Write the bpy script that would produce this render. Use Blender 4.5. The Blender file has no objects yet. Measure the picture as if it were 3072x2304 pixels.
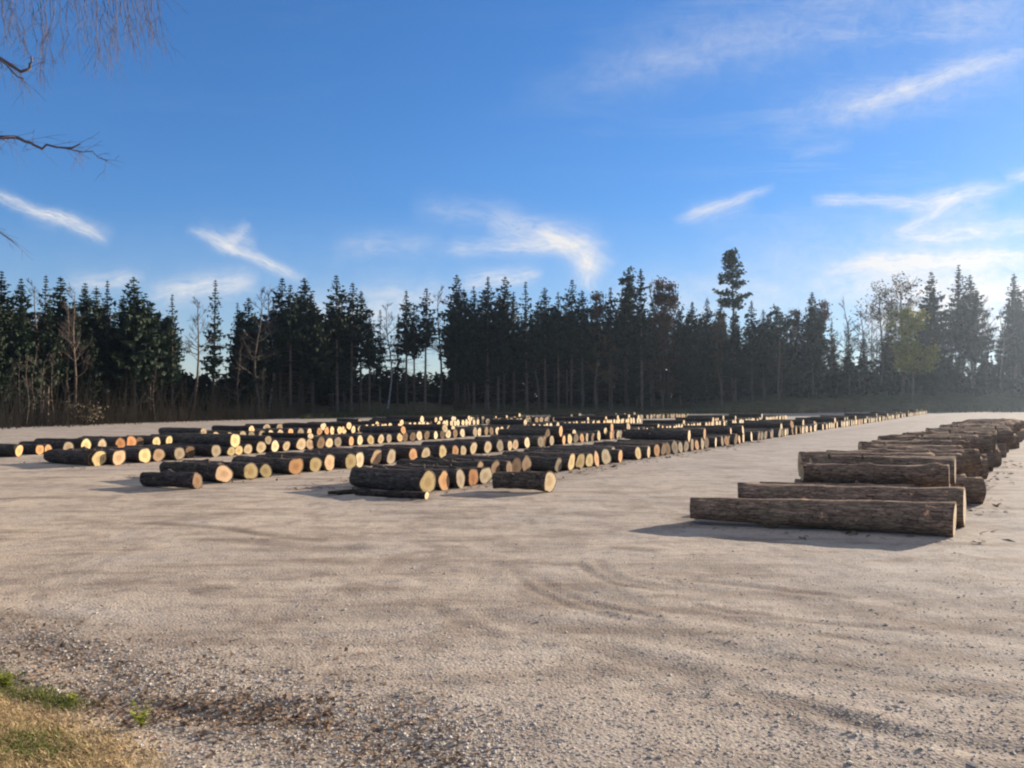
import bpy, math, random
import numpy as np
from mathutils import Vector

random.seed(7); RNG = np.random.default_rng(7)
S = bpy.context.scene
COL = S.collection
U = random.uniform

# ---------------------------------------------------------------- camera
K, H, YH = 2220.0, 2.2, 1198.0
PITCH = math.atan((YH-1152)/K)
cam_d = bpy.data.cameras.new('camera'); cam = bpy.data.objects.new('camera', cam_d); COL.objects.link(cam)
cam_d.sensor_width = 36; cam_d.lens = 36*K/3072; cam_d.clip_start = .1; cam_d.clip_end = 3000
cam.location = (0, 0, H); cam.rotation_euler = (math.pi/2+PITCH, 0, 0); S.camera = cam

def ray(px, py):
    a, b = (px-1536)/K, (1152-py)/K
    c, s = math.cos(PITCH), math.sin(PITCH)
    return Vector((a, c-b*s, s+b*c))
def at(px, py, z=0.0):            # the point of height z seen at a pixel of the photo
    r = ray(px, py); t = (z-H)/r.z
    return Vector((r.x*t, r.y*t, z))
def at_y(px, py, y):
    r = ray(px, py); t = y/r.y
    return Vector((r.x*t, y, H+r.z*t))

def tag(o, label=None, cat=None, group=None, kind=None):
    if label: o['label'] = label
    if cat: o['category'] = cat
    if group: o['group'] = group
    if kind: o['kind'] = kind
    return o

# ---------------------------------------------------------------- node helpers
class NT:
    def __init__(s, tree): s.t = tree; s.n = tree.nodes; s.l = tree.links
    def add(s, typ, **kw):
        n = s.n.new(typ)
        for k, v in kw.items():
            if k == 'ins':
                for a, b in v.items():
                    if isinstance(b, bpy.types.NodeSocket): s.l.new(b, n.inputs[a])
                    else: n.inputs[a].default_value = b
            else: setattr(n, k, v)
        return n
    def math(s, op, a, b=0.0, c=None, clamp=False):
        n = s.n.new('ShaderNodeMath'); n.operation = op; n.use_clamp = clamp
        for i, v in enumerate((a, b) if c is None else (a, b, c)):
            if isinstance(v, bpy.types.NodeSocket): s.l.new(v, n.inputs[i])
            else: n.inputs[i].default_value = v
        return n.outputs[0]
    def noise(s, vec, scale, detail=4, rough=.55, dist=0.0):
        n = s.add('ShaderNodeTexNoise', ins={'Scale': scale, 'Detail': detail, 'Roughness': rough, 'Distortion': dist})
        if vec is not None: s.l.new(vec, n.inputs['Vector'])
        return n.outputs['Fac']
    def ramp(s, fac, stops, interp='LINEAR'):
        n = s.n.new('ShaderNodeValToRGB'); n.color_ramp.interpolation = interp
        e = n.color_ramp.elements
        while len(e) < len(stops): e.new(.5)
        for el, (p, c) in zip(e, stops):
            el.position = p; el.color = (c if isinstance(c, (tuple, list)) else (c, c, c))[:3] + (1,) if not isinstance(c, (int, float)) else (c, c, c, 1)
        s.l.new(fac, n.inputs[0]); return n.outputs[0]
    def mix(s, fac, a, b, mode='MIX'):
        n = s.n.new('ShaderNodeMix'); n.data_type = 'RGBA'; n.blend_type = mode
        for sock, v in ((n.inputs[0], fac), (n.inputs[6], a), (n.inputs[7], b)):
            if isinstance(v, bpy.types.NodeSocket): s.l.new(v, sock)
            elif isinstance(v, (int, float)): sock.default_value = v
            else: sock.default_value = (*v, 1)
        return n.outputs[2]
    def mapping(s, vec, scale=(1, 1, 1), rot=(0, 0, 0)):
        n = s.add('ShaderNodeMapping', ins={'Vector': vec}); n.inputs['Scale'].default_value = scale; n.inputs['Rotation'].default_value = rot
        return n.outputs[0]

def material(name, rough=.9, spec=.2):
    m = bpy.data.materials.new(name); m.use_nodes = True; t = NT(m.node_tree)
    bs = t.n['Principled BSDF']; bs.inputs['Roughness'].default_value = rough
    bs.inputs['Specular IOR Level'].default_value = spec
    return m, t, bs

# ---------------------------------------------------------------- materials
def mat_ground():
    m, t, bs = material('gravel_ground', .95, .1)
    P = t.add('ShaderNodeNewGeometry').outputs['Position']
    soil = t.add('ShaderNodeAttribute', attribute_name='soil').outputs['Fac']
    verge = t.add('ShaderNodeAttribute', attribute_name='verge').outputs['Fac']
    floor = t.add('ShaderNodeAttribute', attribute_name='floor').outputs['Fac']
    warm = t.add('ShaderNodeAttribute', attribute_name='warm').outputs['Fac']
    big = t.noise(P, .35, 4)
    streak = t.noise(t.mapping(P, (.35, 1.6, 1), (0, 0, -.35)), 1.2, 6, .62)
    mid = t.noise(P, 3.2, 6, .65)
    fine = t.noise(P, 26, 5, .7)
    vo = t.add('ShaderNodeTexVoronoi', ins={'Vector': P, 'Scale': 38.0, 'Randomness': 1.0})
    vb = t.add('ShaderNodeTexVoronoi', ins={'Vector': P, 'Scale': 15.0, 'Randomness': 1.0})
    base = t.mix(warm, (.330, .285, .248), (.465, .358, .255))
    base = t.mix(t.math('MULTIPLY', t.ramp(big, [(.35, 0.0), (.68, 1.0)]), .5), base, (.255, .222, .198))
    base = t.mix(t.math('MULTIPLY', t.ramp(streak, [(.50, 0.0), (.66, 1.0)]), .72), base, (.185, .135, .10))
    base = t.mix(t.math('MULTIPLY', t.ramp(streak, [(.28, 1.0), (.45, 0.0)]), .5), base, (.47, .415, .36))
    base = t.mix(t.math('MULTIPLY', t.ramp(mid, [(.52, 0.0), (.68, 1.0)]), .62), base, (.19, .165, .148))
    base = t.mix(t.math('MULTIPLY', t.ramp(t.noise(P, .95, 7, .68, .6), [(.51, 0.0), (.62, 1.0)]), .6), base, (.20, .150, .115))
    base = t.mix(t.math('MULTIPLY', t.ramp(fine, [(.55, 0.0), (.72, 1.0)]), .55), base, (.14, .12, .108))
    base = t.mix(t.math('MULTIPLY', t.ramp(fine, [(.28, 1.0), (.42, 0.0)]), .5), base, (.53, .48, .43))
    st = t.mix(.5, (1, 1, 1), vo.outputs['Color'], 'MULTIPLY')
    st2 = t.add('ShaderNodeHueSaturation', ins={'Saturation': .12, 'Value': 1.12, 'Color': st}).outputs[0]
    base = t.mix(.8, base, st2, 'MULTIPLY')
    sn = t.math('MULTIPLY', soil, t.ramp(t.noise(P, 9, 5, .7), [(.3, .5), (.62, 1.0)]), clamp=True)
    base = t.mix(t.math('MULTIPLY', sn, 1.0), base, (.075, .050, .036))
    vg = t.math('ADD', verge, t.math('MULTIPLY', t.math('SUBTRACT', t.noise(P, 7, 5, .7), .5), .9))
    vf = t.ramp(vg, [(.40, 0.0), (.85, 1.0)])
    vcol = t.ramp(t.noise(P, 17, 6, .7), [(.3, (.10, .06, .035)), (.47, (.30, .20, .105)), (.68, (.50, .36, .19))])
    base = t.mix(vf, base, vcol)
    fl = t.math('ADD', floor, t.math('MULTIPLY', t.math('SUBTRACT', t.noise(P, .9, 5, .7), .5), .5))
    fcol = t.ramp(t.noise(P, .7, 6, .7), [(.3, (.035, .038, .018)), (.5, (.075, .072, .035)), (.7, (.12, .10, .055))])
    base = t.mix(t.ramp(fl, [(.4, 0.0), (.6, 1.0)]), base, fcol)
    t.l.new(base, bs.inputs['Base Color'])
    hgt = t.math('ADD', t.math('MULTIPLY', fine, .006), t.math('MULTIPLY', mid, .035))
    hgt = t.math('ADD', hgt, t.math('MULTIPLY', streak, .07))
    hgt = t.math('ADD', hgt, t.math('MULTIPLY', vo.outputs['Distance'], -.020))
    b = t.add('ShaderNodeBump', ins={'Height': hgt, 'Strength': .30, 'Distance': 1.0})
    t.l.new(b.outputs[0], bs.inputs['Normal'])
    return m

def mat_bark():
    m, t, bs = material('log_bark', .95, .1)
    O = t.add('ShaderNodeTexCoord').outputs['Object']
    oi = t.add('ShaderNodeObjectInfo')
    off = t.add('ShaderNodeVectorMath', operation='ADD', ins={0: O})
    cx = t.add('ShaderNodeCombineXYZ', ins={0: t.math('MULTIPLY', oi.outputs['Random'], 37.0)})
    t.l.new(cx.outputs[0], off.inputs[1]); V = off.outputs[0]
    ridg = t.noise(t.mapping(V, (1.6, 9, 9)), 2.6, 6, .68, .4)
    pl = t.add('ShaderNodeTexVoronoi', feature='DISTANCE_TO_EDGE', ins={'Vector': t.mapping(V, (2.2, 7, 7)), 'Scale': 3.2}).outputs['Distance']
    ridg = t.math('SUBTRACT', ridg, t.ramp(pl, [(0.0, .16), (.09, 0.0)]))
    pat = t.noise(V, 2.3, 5, .6)
    c = t.ramp(ridg, [(.3, (.018, .0145, .013)), (.5, (.062, .050, .042)), (.72, (.15, .122, .10))])
    c = t.mix(t.math('MULTIPLY', t.ramp(pat, [(.54, 0.0), (.68, 1.0)]), .35), c, (.066, .066, .042))
    c = t.mix(t.math('MULTIPLY', t.ramp(t.noise(V, 3.7, 5, .7), [(.63, 0.0), (.70, 1.0)]), .75), c, (.30, .185, .11))
    c = t.mix(1.0, c, oi.outputs['Color'], 'MULTIPLY')
    t.l.new(c, bs.inputs['Base Color'])
    b = t.add('ShaderNodeBump', ins={'Height': ridg, 'Strength': 1.0, 'Distance': .05})
    t.l.new(b.outputs[0], bs.inputs['Normal'])
    return m

def mat_cut(use_obj=True):
    m, t, bs = material('cut_wood' if use_obj else 'cut_wood_mixed', .85, .15)
    O = t.add('ShaderNodeTexCoord').outputs['Object']
    oi = t.add('ShaderNodeObjectInfo')
    rad = t.add('ShaderNodeAttribute', attribute_name='rad').outputs['Fac']
    off = t.add('ShaderNodeVectorMath', operation='ADD', ins={0: O})
    cx = t.add('ShaderNodeCombineXYZ', ins={0: t.math('MULTIPLY', oi.outputs['Random'], 29.0)})
    t.l.new(cx.outputs[0], off.inputs[1]); V = off.outputs[0]
    n = t.noise(V, 5.5, 4, .6)
    r = t.math('ADD', rad, t.math('MULTIPLY', t.math('SUBTRACT', n, .5), .28))
    col = t.ramp(r, [(0.0, (.56, .40, .23)), (.42, (.64, .48, .29)), (.52, (.76, .62, .40)), (.93, (.78, .64, .42)), (1.0, (.42, .30, .17))])
    col = t.mix(t.math('MULTIPLY', t.ramp(t.noise(V, 4.0, 6, .75, 1.5), [(.56, 0.0), (.62, 1.0)]), .45), col, (.26, .17, .10))
    rings = t.math('SINE', t.math('MULTIPLY', r, 75.0))
    col = t.mix(t.math('MULTIPLY', t.math('ADD', t.math('MULTIPLY', rings, .5), .5), .16), col, (.45, .30, .15))
    col = t.mix(t.math('MULTIPLY', t.ramp(t.noise(V, 11, 4, .7), [(.55, 0.0), (.72, 1.0)]), .35), col, (.40, .27, .15))
    if use_obj: col = t.mix(1.0, col, oi.outputs['Color'], 'MULTIPLY')
    else: col = t.mix(1.0, col, t.ramp(t.noise(O, .35, 1), [(.3, (1, .8, .6)), (.5, (1, .95, .88)), (.7, (.8, .8, .8))]), 'MULTIPLY')
    t.l.new(col, bs.inputs['Base Color'])
    b = t.add('ShaderNodeBump', ins={'Height': n, 'Strength': .3, 'Distance': .02}); t.l.new(b.outputs[0], bs.inputs['Normal'])
    return m

def mat_simple(name, stops, scale=4, rough=.9, vary=.25, hue=.0, trans=0.0, coord='Object'):
    m, t, bs = material(name, rough, .15)
    O = t.add('ShaderNodeTexCoord').outputs['Object'] if coord == 'Object' else t.add('ShaderNodeNewGeometry').outputs['Position']
    oi = t.add('ShaderNodeObjectInfo')
    c = t.ramp(t.noise(O, scale, 4, .65), stops)
    v = t.math('ADD', 1-vary, t.math('MULTIPLY', oi.outputs['Random'], 2*vary))
    h = t.math('ADD', .5-hue, t.math('MULTIPLY', oi.outputs['Random'], 2*hue))
    c = t.add('ShaderNodeHueSaturation', ins={'Hue': h, 'Value': v, 'Color': c}).outputs[0]
    t.l.new(c, bs.inputs['Base Color'])
    if trans:
        tr = t.add('ShaderNodeBsdfTranslucent', ins={'Color': c})
        mx = t.add('ShaderNodeMixShader', ins={0: trans})
        t.l.new(bs.outputs[0], mx.inputs[1]); t.l.new(tr.outputs[0], mx.inputs[2])
        t.l.new(mx.outputs[0], t.n['Material Output'].inputs['Surface'])
    return m

M_GROUND, M_BARK, M_CUT, M_CUTMIX = mat_ground(), mat_bark(), mat_cut(), mat_cut(False)
M_SPRUCE = mat_simple('spruce_needles', [(.3, (.014, .023, .014)), (.5, (.026, .039, .020)), (.7, (.048, .062, .030))], 1.2, .8, .3, .02, .12)
M_PINE = mat_simple('pine_needles', [(.3, (.022, .038, .022)), (.7, (.055, .08, .042))], 1.2, .8, .2, .02, .12)
M_TRUNK = mat_simple('conifer_bark', [(.3, (.07, .051, .038)), (.55, (.14, .105, .078)), (.75, (.21, .165, .125))], 3, .95, .35)
M_BIRCH = mat_simple('pale_birch_bark', [(.34, (.16, .13, .12)), (.5, (.42, .38, .35)), (.7, (.55, .51, .48))], 3, .9, .15)
M_TWIG = mat_simple('bare_twigs', [(.3, (.06, .045, .036)), (.7, (.125, .096, .075))], 1, .9, .25)
M_TWIGN = mat_simple('birch_twigs', [(.3, (.09, .075, .085)), (.7, (.16, .135, .14))], 2, .9, .1)
M_RUST = mat_simple('rusty_leaves', [(.3, (.06, .042, .024)), (.6, (.11, .072, .036)), (.8, (.16, .105, .05))], 1.5, .9, .25, .02, .25)
M_YELLOW = mat_simple('yellow_green_leaves', [(.3, (.21, .20, .035)), (.6, (.42, .38, .055)), (.8, (.58, .52, .10))], 1.5, .9, .1, .0, .5)
M_BRUSH = mat_simple('dry_brush', [(.3, (.06, .046, .028)), (.55, (.11, .085, .05)), (.8, (.18, .142, .085))], .4, .95, .1, 0, 0, 'P')
M_WOOD = mat_simple('deep_wood', [(.3, (.012, .018, .013)), (.6, (.028, .036, .022)), (.8, (.05, .05, .03))], .5, .95, .1, 0, 0, 'P')
M_STONE = mat_simple('gravel_stones', [(.28, (.28, .225, .175)), (.5, (.48, .405, .33)), (.72, (.70, .61, .51))], 21, .9, .05, 0, 0, 'P')
M_STRAW = mat_simple('dry_grass', [(.3, (.20, .125, .06)), (.5, (.42, .30, .15)), (.75, (.62, .47, .26))], 15, .9, .05, 0, .2, 'P')
M_GREEN = mat_simple('green_grass', [(.3, (.07, .09, .02)), (.6, (.15, .17, .04)), (.8, (.28, .25, .08))], 9, .85, .1, 0, .3, 'P')
M_LEAF = mat_simple('fallen_leaves', [(.3, (.09, .058, .038)), (.55, (.21, .135, .085)), (.8, (.35, .25, .16))], 14, .9, .05, 0, .15, 'P')
M_EDGE = mat_simple('edge_weeds', [(.3, (.05, .05, .02)), (.6, (.11, .11, .045)), (.8, (.2, .17, .09))], .5, .95, .1, 0, .2, 'P')
M_CHIP = mat_simple('bark_chips', [(.3, (.05, .036, .028)), (.6, (.14, .10, .07)), (.8, (.36, .27, .18))], 5, .9, .05, 0, 0, 'P')
M_WEED = mat_simple('weed_leaves', [(.3, (.20, .23, .03)), (.6, (.36, .36, .06)), (.8, (.5, .46, .12))], 9, .8, .1, 0, .35)

# ---------------------------------------------------------------- mesh builder
class MB:
    def __init__(s): s.v = []; s.f = []; s.mi = []; s.rad = []
    def tube(s, pts, rads, sides=6, cap=False, mi=0):
        b0 = len(s.v); n = len(pts)
        for i, p in enumerate(pts):
            d = (pts[min(i+1, n-1)]-pts[max(i-1, 0)]).normalized()
            a = d.cross(Vector((0, 0, 1)) if abs(d.z) < .9 else Vector((1, 0, 0))).normalized(); b = d.cross(a)
            for k in range(sides):
                an = 2*math.pi*k/sides
                s.v.append(p+(a*math.cos(an)+b*math.sin(an))*rads[i])
        for i in range(n-1):
            for k in range(sides):
                k2 = (k+1) % sides
                s.f.append((b0+i*sides+k, b0+i*sides+k2, b0+(i+1)*sides+k2, b0+(i+1)*sides+k)); s.mi.append(mi)
        if cap: s.f.append(tuple(b0+(n-1)*sides+k for k in range(sides))); s.mi.append(mi)
    def poly(s, *pts, mi=0):
        b = len(s.v); s.v.extend(pts); s.f.append(tuple(range(b, b+len(pts)))); s.mi.append(mi)
    def mesh(s, name, mats, smooth=False, rad=None):
        me = bpy.data.meshes.new(name); me.from_pydata([tuple(p) for p in s.v], [], s.f)
        for m in (mats if isinstance(mats, (list, tuple)) else [mats]): me.materials.append(m)
        me.polygons.foreach_set('material_index', s.mi)
        if smooth: me.polygons.foreach_set('use_smooth', [True]*len(s.f))
        if rad is not None:
            a = me.attributes.new('rad', 'FLOAT', 'POINT'); a.data.foreach_set('value', np.asarray(rad, dtype=np.float32))
        me.update(); return me
def link(name, me, parent=None, loc=None):
    o = bpy.data.objects.new(name, me); COL.objects.link(o)
    if parent: o.parent = parent
    if loc is not None: o.location = loc
    return o

# ---------------------------------------------------------------- ground
EDGE_PX = [-600, -300, 0, 300, 700, 1100, 1536, 2000, 2600, 3072, 3600]
EDGE_D = [44, 52, 58, 66, 80, 95, 108, 115, 124, 128, 130]
RISE_D = [.4, .4, .5, .7, 1.2, 2.2, 1.8, 2.4, 3.8, 4.2, 4.2]
def edge(px): return np.interp(px, EDGE_PX, EDGE_D)
def terrain(x, y):
    x = np.asarray(x, float); y = np.asarray(y, float)
    px = 1536+K*x/np.maximum(y, 5.0)
    e = y-edge(px)
    q = np.clip(e/22, 0, 1); q = q*q*(3-2*q)
    wav = .5*np.sin(x*.21+1.3)*np.sin(y*.17)+.3*np.sin(x*.53+y*.4)
    return np.where(y > 20, np.interp(px, EDGE_PX, RISE_D)*q + .35*wav*q, 0.0)

def axis(segs):
    out = []
    for a, b, st in segs: out += list(np.arange(a, b, st))
    out.append(segs[-1][1]); return np.array(out)
xs = axis([(-700, -200, 50), (-200, -60, 8), (-60, -16, 1.2), (-16, -6.5, .22), (-6.5, 8, .06), (8, 16, .2), (16, 60, 1.2), (60, 220, 6), (220, 700, 48)])
ys = axis([(-80, -10, 10), (-10, 3.6, .8), (3.6, 9, .05), (9, 15, .09), (15, 30, .25), (30, 60, 1.2), (60, 180, 3), (180, 700, 40)])
X, Y = np.meshgrid(xs, ys); Z = terrain(X, Y)
near = np.clip((45-np.hypot(X, Y))/25, 0, 1)
def fbm(x, y, f, seed):
    r = np.random.default_rng(seed); z = np.zeros_like(x)
    for i in range(9):
        a = r.uniform(0, 2*math.pi); ff = f*r.uniform(.6, 1.9)
        z += np.sin((x*math.cos(a)+y*math.sin(a))*ff+r.uniform(0, 6.28)+1.3*np.sin((x*math.sin(a)-y*math.cos(a))*ff*.6+r.uniform(0, 6)))
    return z/9
Z = Z + near*(.030*fbm(X, Y, .9, 1)+.014*fbm(X, Y, 3.3, 2)+.006*fbm(X, Y, 11, 3))
def polyline_dist(P):
    best = np.full(X.shape, 1e9)
    for (x0, y0), (x1, y1) in zip(P[:-1], P[1:]):
        dx, dy = x1-x0, y1-y0; L2 = dx*dx+dy*dy+1e-9
        tt = np.clip(((X-x0)*dx+(Y-y0)*dy)/L2, 0, 1)
        best = np.minimum(best, np.hypot(X-x0-tt*dx, Y-y0-tt*dy))
    return best
SOIL = np.zeros_like(X)
def stroke(pts, w, val, depth=.0):
    global SOIL, Z
    P = [(at(a*1.389, b*1.389).x, at(a*1.389, b*1.389).y) for a, b in pts]
    d = polyline_dist(P)
    g = np.exp(-(d/w)**2)*(.75+.25*fbm(X, Y, 5, 11))
    SOIL = np.maximum(SOIL, g*val); Z = Z-depth*.42*g+depth*.25*np.exp(-((d-1.7*w)/(.7*w))**2)
# dark scuffs and wheel marks pressed into the gravel
for pts, w, v, dp in [
    ([(300, 1130), (380, 1134), (480, 1142), (600, 1158), (690, 1166)], .10, .8, .012),
    ([(440, 1165), (560, 1172), (680, 1186), (770, 1182)], .13, .55, .012),
    ([(700, 1188), (770, 1186)], .16, .6, .01),
    ([(1330, 1185), (1400, 1192)], .10, .7, .012),
    ([(1250, 1218), (1280, 1240), (1330, 1262), (1420, 1275)], .06, .6, .02),
    ([(1290, 1212), (1310, 1235), (1350, 1255), (1440, 1270)], .06, .6, .02),
    ([(1110, 1215), (1250, 1222)], .06, .5, .012),
    ([(1150, 1245), (1200, 1278), (1290, 1310), (1420, 1335)], .06, .55, .02),
    ([(1110, 1235), (1150, 1275), (1230, 1310), (1340, 1338)], .06, .5, .02),
    ([(1500, 1254), (1590, 1262), (1700, 1276), (1830, 1290)], .07, .75, .02),
    ([(1510, 1308), (1580, 1324), (1660, 1330)], .05, .9, .015),
    ([(1660, 1338), (1760, 1345), (1850, 1352), (2000, 1370)], .05, .6, .015),
    ([(1770, 1374), (1830, 1380), (1900, 1392)], .05, .7, .015),
    ([(1290, 1398), (1340, 1412), (1430, 1440), (1500, 1455)], .12, .65, .02),
    ([(1850, 1280), (2000, 1300), (2200, 1320)], .2, .35, .01),
    ([(1480, 1380), (1700, 1430), (1950, 1470), (2200, 1490)], .07, .4, .02),
    ([(1480, 1395), (1700, 1448), (1950, 1492), (2200, 1515)], .07, .4, .02),
    ([(1600, 1500), (1800, 1550), (2000, 1600), (2212, 1630)], .08, .5, .025),
    ([(1780, 1545), (1880, 1575), (1960, 1602)], .07, .75, .02),
    ([(940, 1310), (990, 1345), (1060, 1372)], .08, .5, .015),
    ([(0, 1325), (60, 1330), (160, 1340)], .09, .7, .01),
    ([(340, 1520), (420, 1545), (470, 1556), (560, 1535), (600, 1525)], .07, .95, .035),
    ([(0, 1400), (150, 1430), (330, 1520), (470, 1560)], .15, .5, .015),
    ([(560, 1550), (740, 1590), (900, 1640), (1000, 1659)], .15, .55, .015),
    ([(-200, 1420), (200, 1360), (600, 1330), (1000, 1330), (1400, 1370), (1800, 1440), (2300, 1560)], .16, .32, .012),
    ([(-200, 1300), (200, 1262), (600, 1240), (1000, 1236), (1400, 1262), (1800, 1310), (2300, 1400)], .14, .30, .012),
    ([(900, 1170), (1050, 1210), (1200, 1260), (1500, 1330), (2212, 1440)], .12, .36, .012),
    ([(-60, 1335), (120, 1400), (250, 1465), (400, 1530), (560, 1578), (760, 1622), (1000, 1662)], .22, .62, .0),
    ([(923, 1064), (1190, 1040), (1379, 990), (1700, 946), (2001, 908)], .30, .42, .0),
    ([(480, 1032), (960, 985), (1540, 925)], .3, .35, .0), ([(215, 1000), (700, 955), (1290, 918)], .3, .3, .0),
    ([(1500, 1120), (2000, 1150)], .3, .35, .0),
    ([(430, 1278), (470, 1270)], .1, .5, .01), ([(770, 1275), (830, 1265)], .12, .4, .01),
    ([(820, 1510), (900, 1530)], .1, .35, .01), ([(1540, 1130), (1440, 1140)], .08, .4, .01)]:
    stroke(pts, w*1.4, min(1, v*1.15), dp)
PXg = 1536+K*X/np.maximum(Y, .5)
vb = [(-900, 1700), (-300, 1930), (0, 2035), (150, 2090), (420, 2200), (520, 2304), (600, 2500)]
vbw = [(at(a, b).x, at(a, b).y) for a, b in vb]
vbw = [(-30, 9)] + vbw + [(-1.2, 1.5), (-.6, -30)]
dv = polyline_dist(vbw)
# inside = lower left of the verge line
vy = np.interp(X, [p[0] for p in vbw], [p[1] for p in vbw])
inside = Y < vy
sd = np.where(inside, dv, -dv)
VERGE = np.clip(.52+sd*1.1, 0, 1)*(X < 1)
Z = Z+np.clip(sd, 0, 3)*.10*(X < 1)+np.clip(1-abs(sd)/.5, 0, 1)*.035*fbm(X, Y, 6, 21)*(X < 1)
FLOOR = np.clip(.5+(Y-edge(PXg))*.25, 0, 1)*(Y > 20)
FLOOR = np.where(Y <= 20, np.clip((np.abs(X)-120)/20, 0, 1), FLOOR)
WARM = np.clip(.62-X*.05+.15*fbm(X, Y, .25, 5), 0, 1)*np.clip(1.25-Y/60, .3, 1)  # gravel warmer to the left, greyer right: sunlight and flare put into colour
nx, ny = len(xs), len(ys)
idx = np.arange(nx*ny).reshape(ny, nx)
quads = np.stack([idx[:-1, :-1], idx[:-1, 1:], idx[1:, 1:], idx[1:, :-1]], -1).reshape(-1, 4)
me = bpy.data.meshes.new('ground')
me.vertices.add(nx*ny); me.vertices.foreach_set('co', np.stack([X, Y, Z], -1).astype(np.float32).ravel())
me.loops.add(len(quads)*4); me.loops.foreach_set('vertex_index', quads.astype(np.int32).ravel())
me.polygons.add(len(quads)); me.polygons.foreach_set('loop_start', np.arange(0, len(quads)*4, 4, dtype=np.int32))
me.polygons.foreach_set('use_smooth', np.ones(len(quads), dtype=bool))
for nm, arr in (('soil', SOIL), ('verge', VERGE), ('floor', FLOOR), ('warm', WARM)):
    a = me.attributes.new(nm, 'FLOAT', 'POINT'); a.data.foreach_set('value', arr.astype(np.float32).ravel())
me.materials.append(M_GROUND); me.update(); me.validate()
tag(link('ground', me), kind='structure')
def gz(x, y):                       # ground height at a point (bilinear)
    i = int(np.clip(np.searchsorted(xs, x)-1, 0, nx-2)); j = int(np.clip(np.searchsorted(ys, y)-1, 0, ny-2))
    a = (x-xs[i])/(xs[i+1]-xs[i]); b = (y-ys[j])/(ys[j+1]-ys[j])
    return float((Z[j, i]*(1-a)+Z[j, i+1]*a)*(1-b)+(Z[j+1, i]*(1-a)+Z[j+1, i+1]*a)*b)
def gsd(x, y):
    i = int(np.clip(np.searchsorted(xs, x), 0, nx-1)); j = int(np.clip(np.searchsorted(ys, y), 0, ny-1)); return float(sd[j, i])

# ---------------------------------------------------------------- logs
def log_shape(seed, L, r0, r1, nth=22, nl=16, tilt=(0, 0), bend=.03, flare=.12, rough=1.35):
    """a felled log along -X from its butt end at x = 0: rings of the bark skin, butt first"""
    r = random.Random(seed)
    ph = [r.uniform(0, 6.28) for _ in range(8)]
    kn = [(r.uniform(.1, .9), r.uniform(0, 6.28), r.uniform(.03, .09)) for _ in range(4)]
    rings = []
    for i in range(nl+1):
        t = i/nl; x = -L*t
        rb = r0+(r1-r0)*t + r0*flare*math.exp(-t*9)
        oy = bend*math.sin(math.pi*t+ph[6]*.1)*math.cos(ph[0]); oz = bend*.4*math.sin(math.pi*t)*math.sin(ph[1])
        ring = []
        for k in range(nth):
            a = 2*math.pi*k/nth
            rr = rb*(1+rough*(.045*math.sin(2*a+ph[2]+t)+.030*math.sin(3*a+ph[3]-t*1.5)+.022*math.sin(5*a+ph[4]+t*5)+.02*math.sin(t*21+a*2+ph[5])))
            rr += rb*.12*flare*3*math.exp(-t*9)*math.sin(4*a+ph[7])
            for (kt, ka, kh) in kn:
                da = (a-ka+math.pi) % (2*math.pi)-math.pi
                rr += kh*math.exp(-((t-kt)*L/.12)**2-(da/.32)**2)
            p = Vector((x, oy+rr*math.cos(a), oz+rr*math.sin(a)))
            if i == 0: p.x += tilt[0]*p.y+tilt[1]*p.z
            if i == nl: p.x += .1*tilt[1]*p.y-.1*tilt[0]*p.z
            ring.append(p)
        rings.append(ring)
    return rings
def add_bark(mb, rings, mi=0, M=None):
    n = len(rings[0]); b0 = len(mb.v); f = (lambda p: M @ p) if M else (lambda p: p)
    for R in rings: mb.v.extend(f(p) for p in R)
    for i in range(len(rings)-1):
        for k in range(n):
            k2 = (k+1) % n
            mb.f.append((b0+i*n+k, b0+(i+1)*n+k, b0+(i+1)*n+k2, b0+i*n+k2)); mb.mi.append(mi)
    for e, ring in ((0, rings[0]), (1, rings[-1])):      # the bark's own thickness, seen on the cut
        c = sum(ring, Vector())/n; base = b0 if e == 0 else b0+(len(rings)-1)*n
        b1 = len(mb.v); mb.v.extend(f(c+(p-c)*.89) for p in ring)
        for k in range(n):
            k2 = (k+1) % n
            q = (base+k, base+k2, b1+k2, b1+k)
            mb.f.append(q if e == 0 else q[::-1]); mb.mi.append(mi)
def add_cut(mb, ring, out, mi=0, M=None, rad=None):
    n = len(ring); c = sum(ring, Vector())/n; b0 = len(mb.v); f = (lambda p: M @ p) if M else (lambda p: p)
    mb.v.append(f(c+Vector((out*.004, 0, 0))))
    if rad is not None: rad.append(0.0)
    for q in (.32, .62, .89):
        for p in ring:
            mb.v.append(f(c+(p-c)*q+Vector((out*.004*(1-q), 0, 0))))
            if rad is not None: rad.append(q/.89)
    for k in range(n):
        k2 = (k+1) % n
        tri = (b0, b0+1+k, b0+1+k2); mb.f.append(tri if out > 0 else tri[::-1]); mb.mi.append(mi)
        for j in range(2):
            q = (b0+1+j*n+k, b0+1+(j+1)*n+k, b0+1+(j+1)*n+k2, b0+1+j*n+k2)
            mb.f.append(q if out > 0 else q[::-1]); mb.mi.append(mi)
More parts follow.
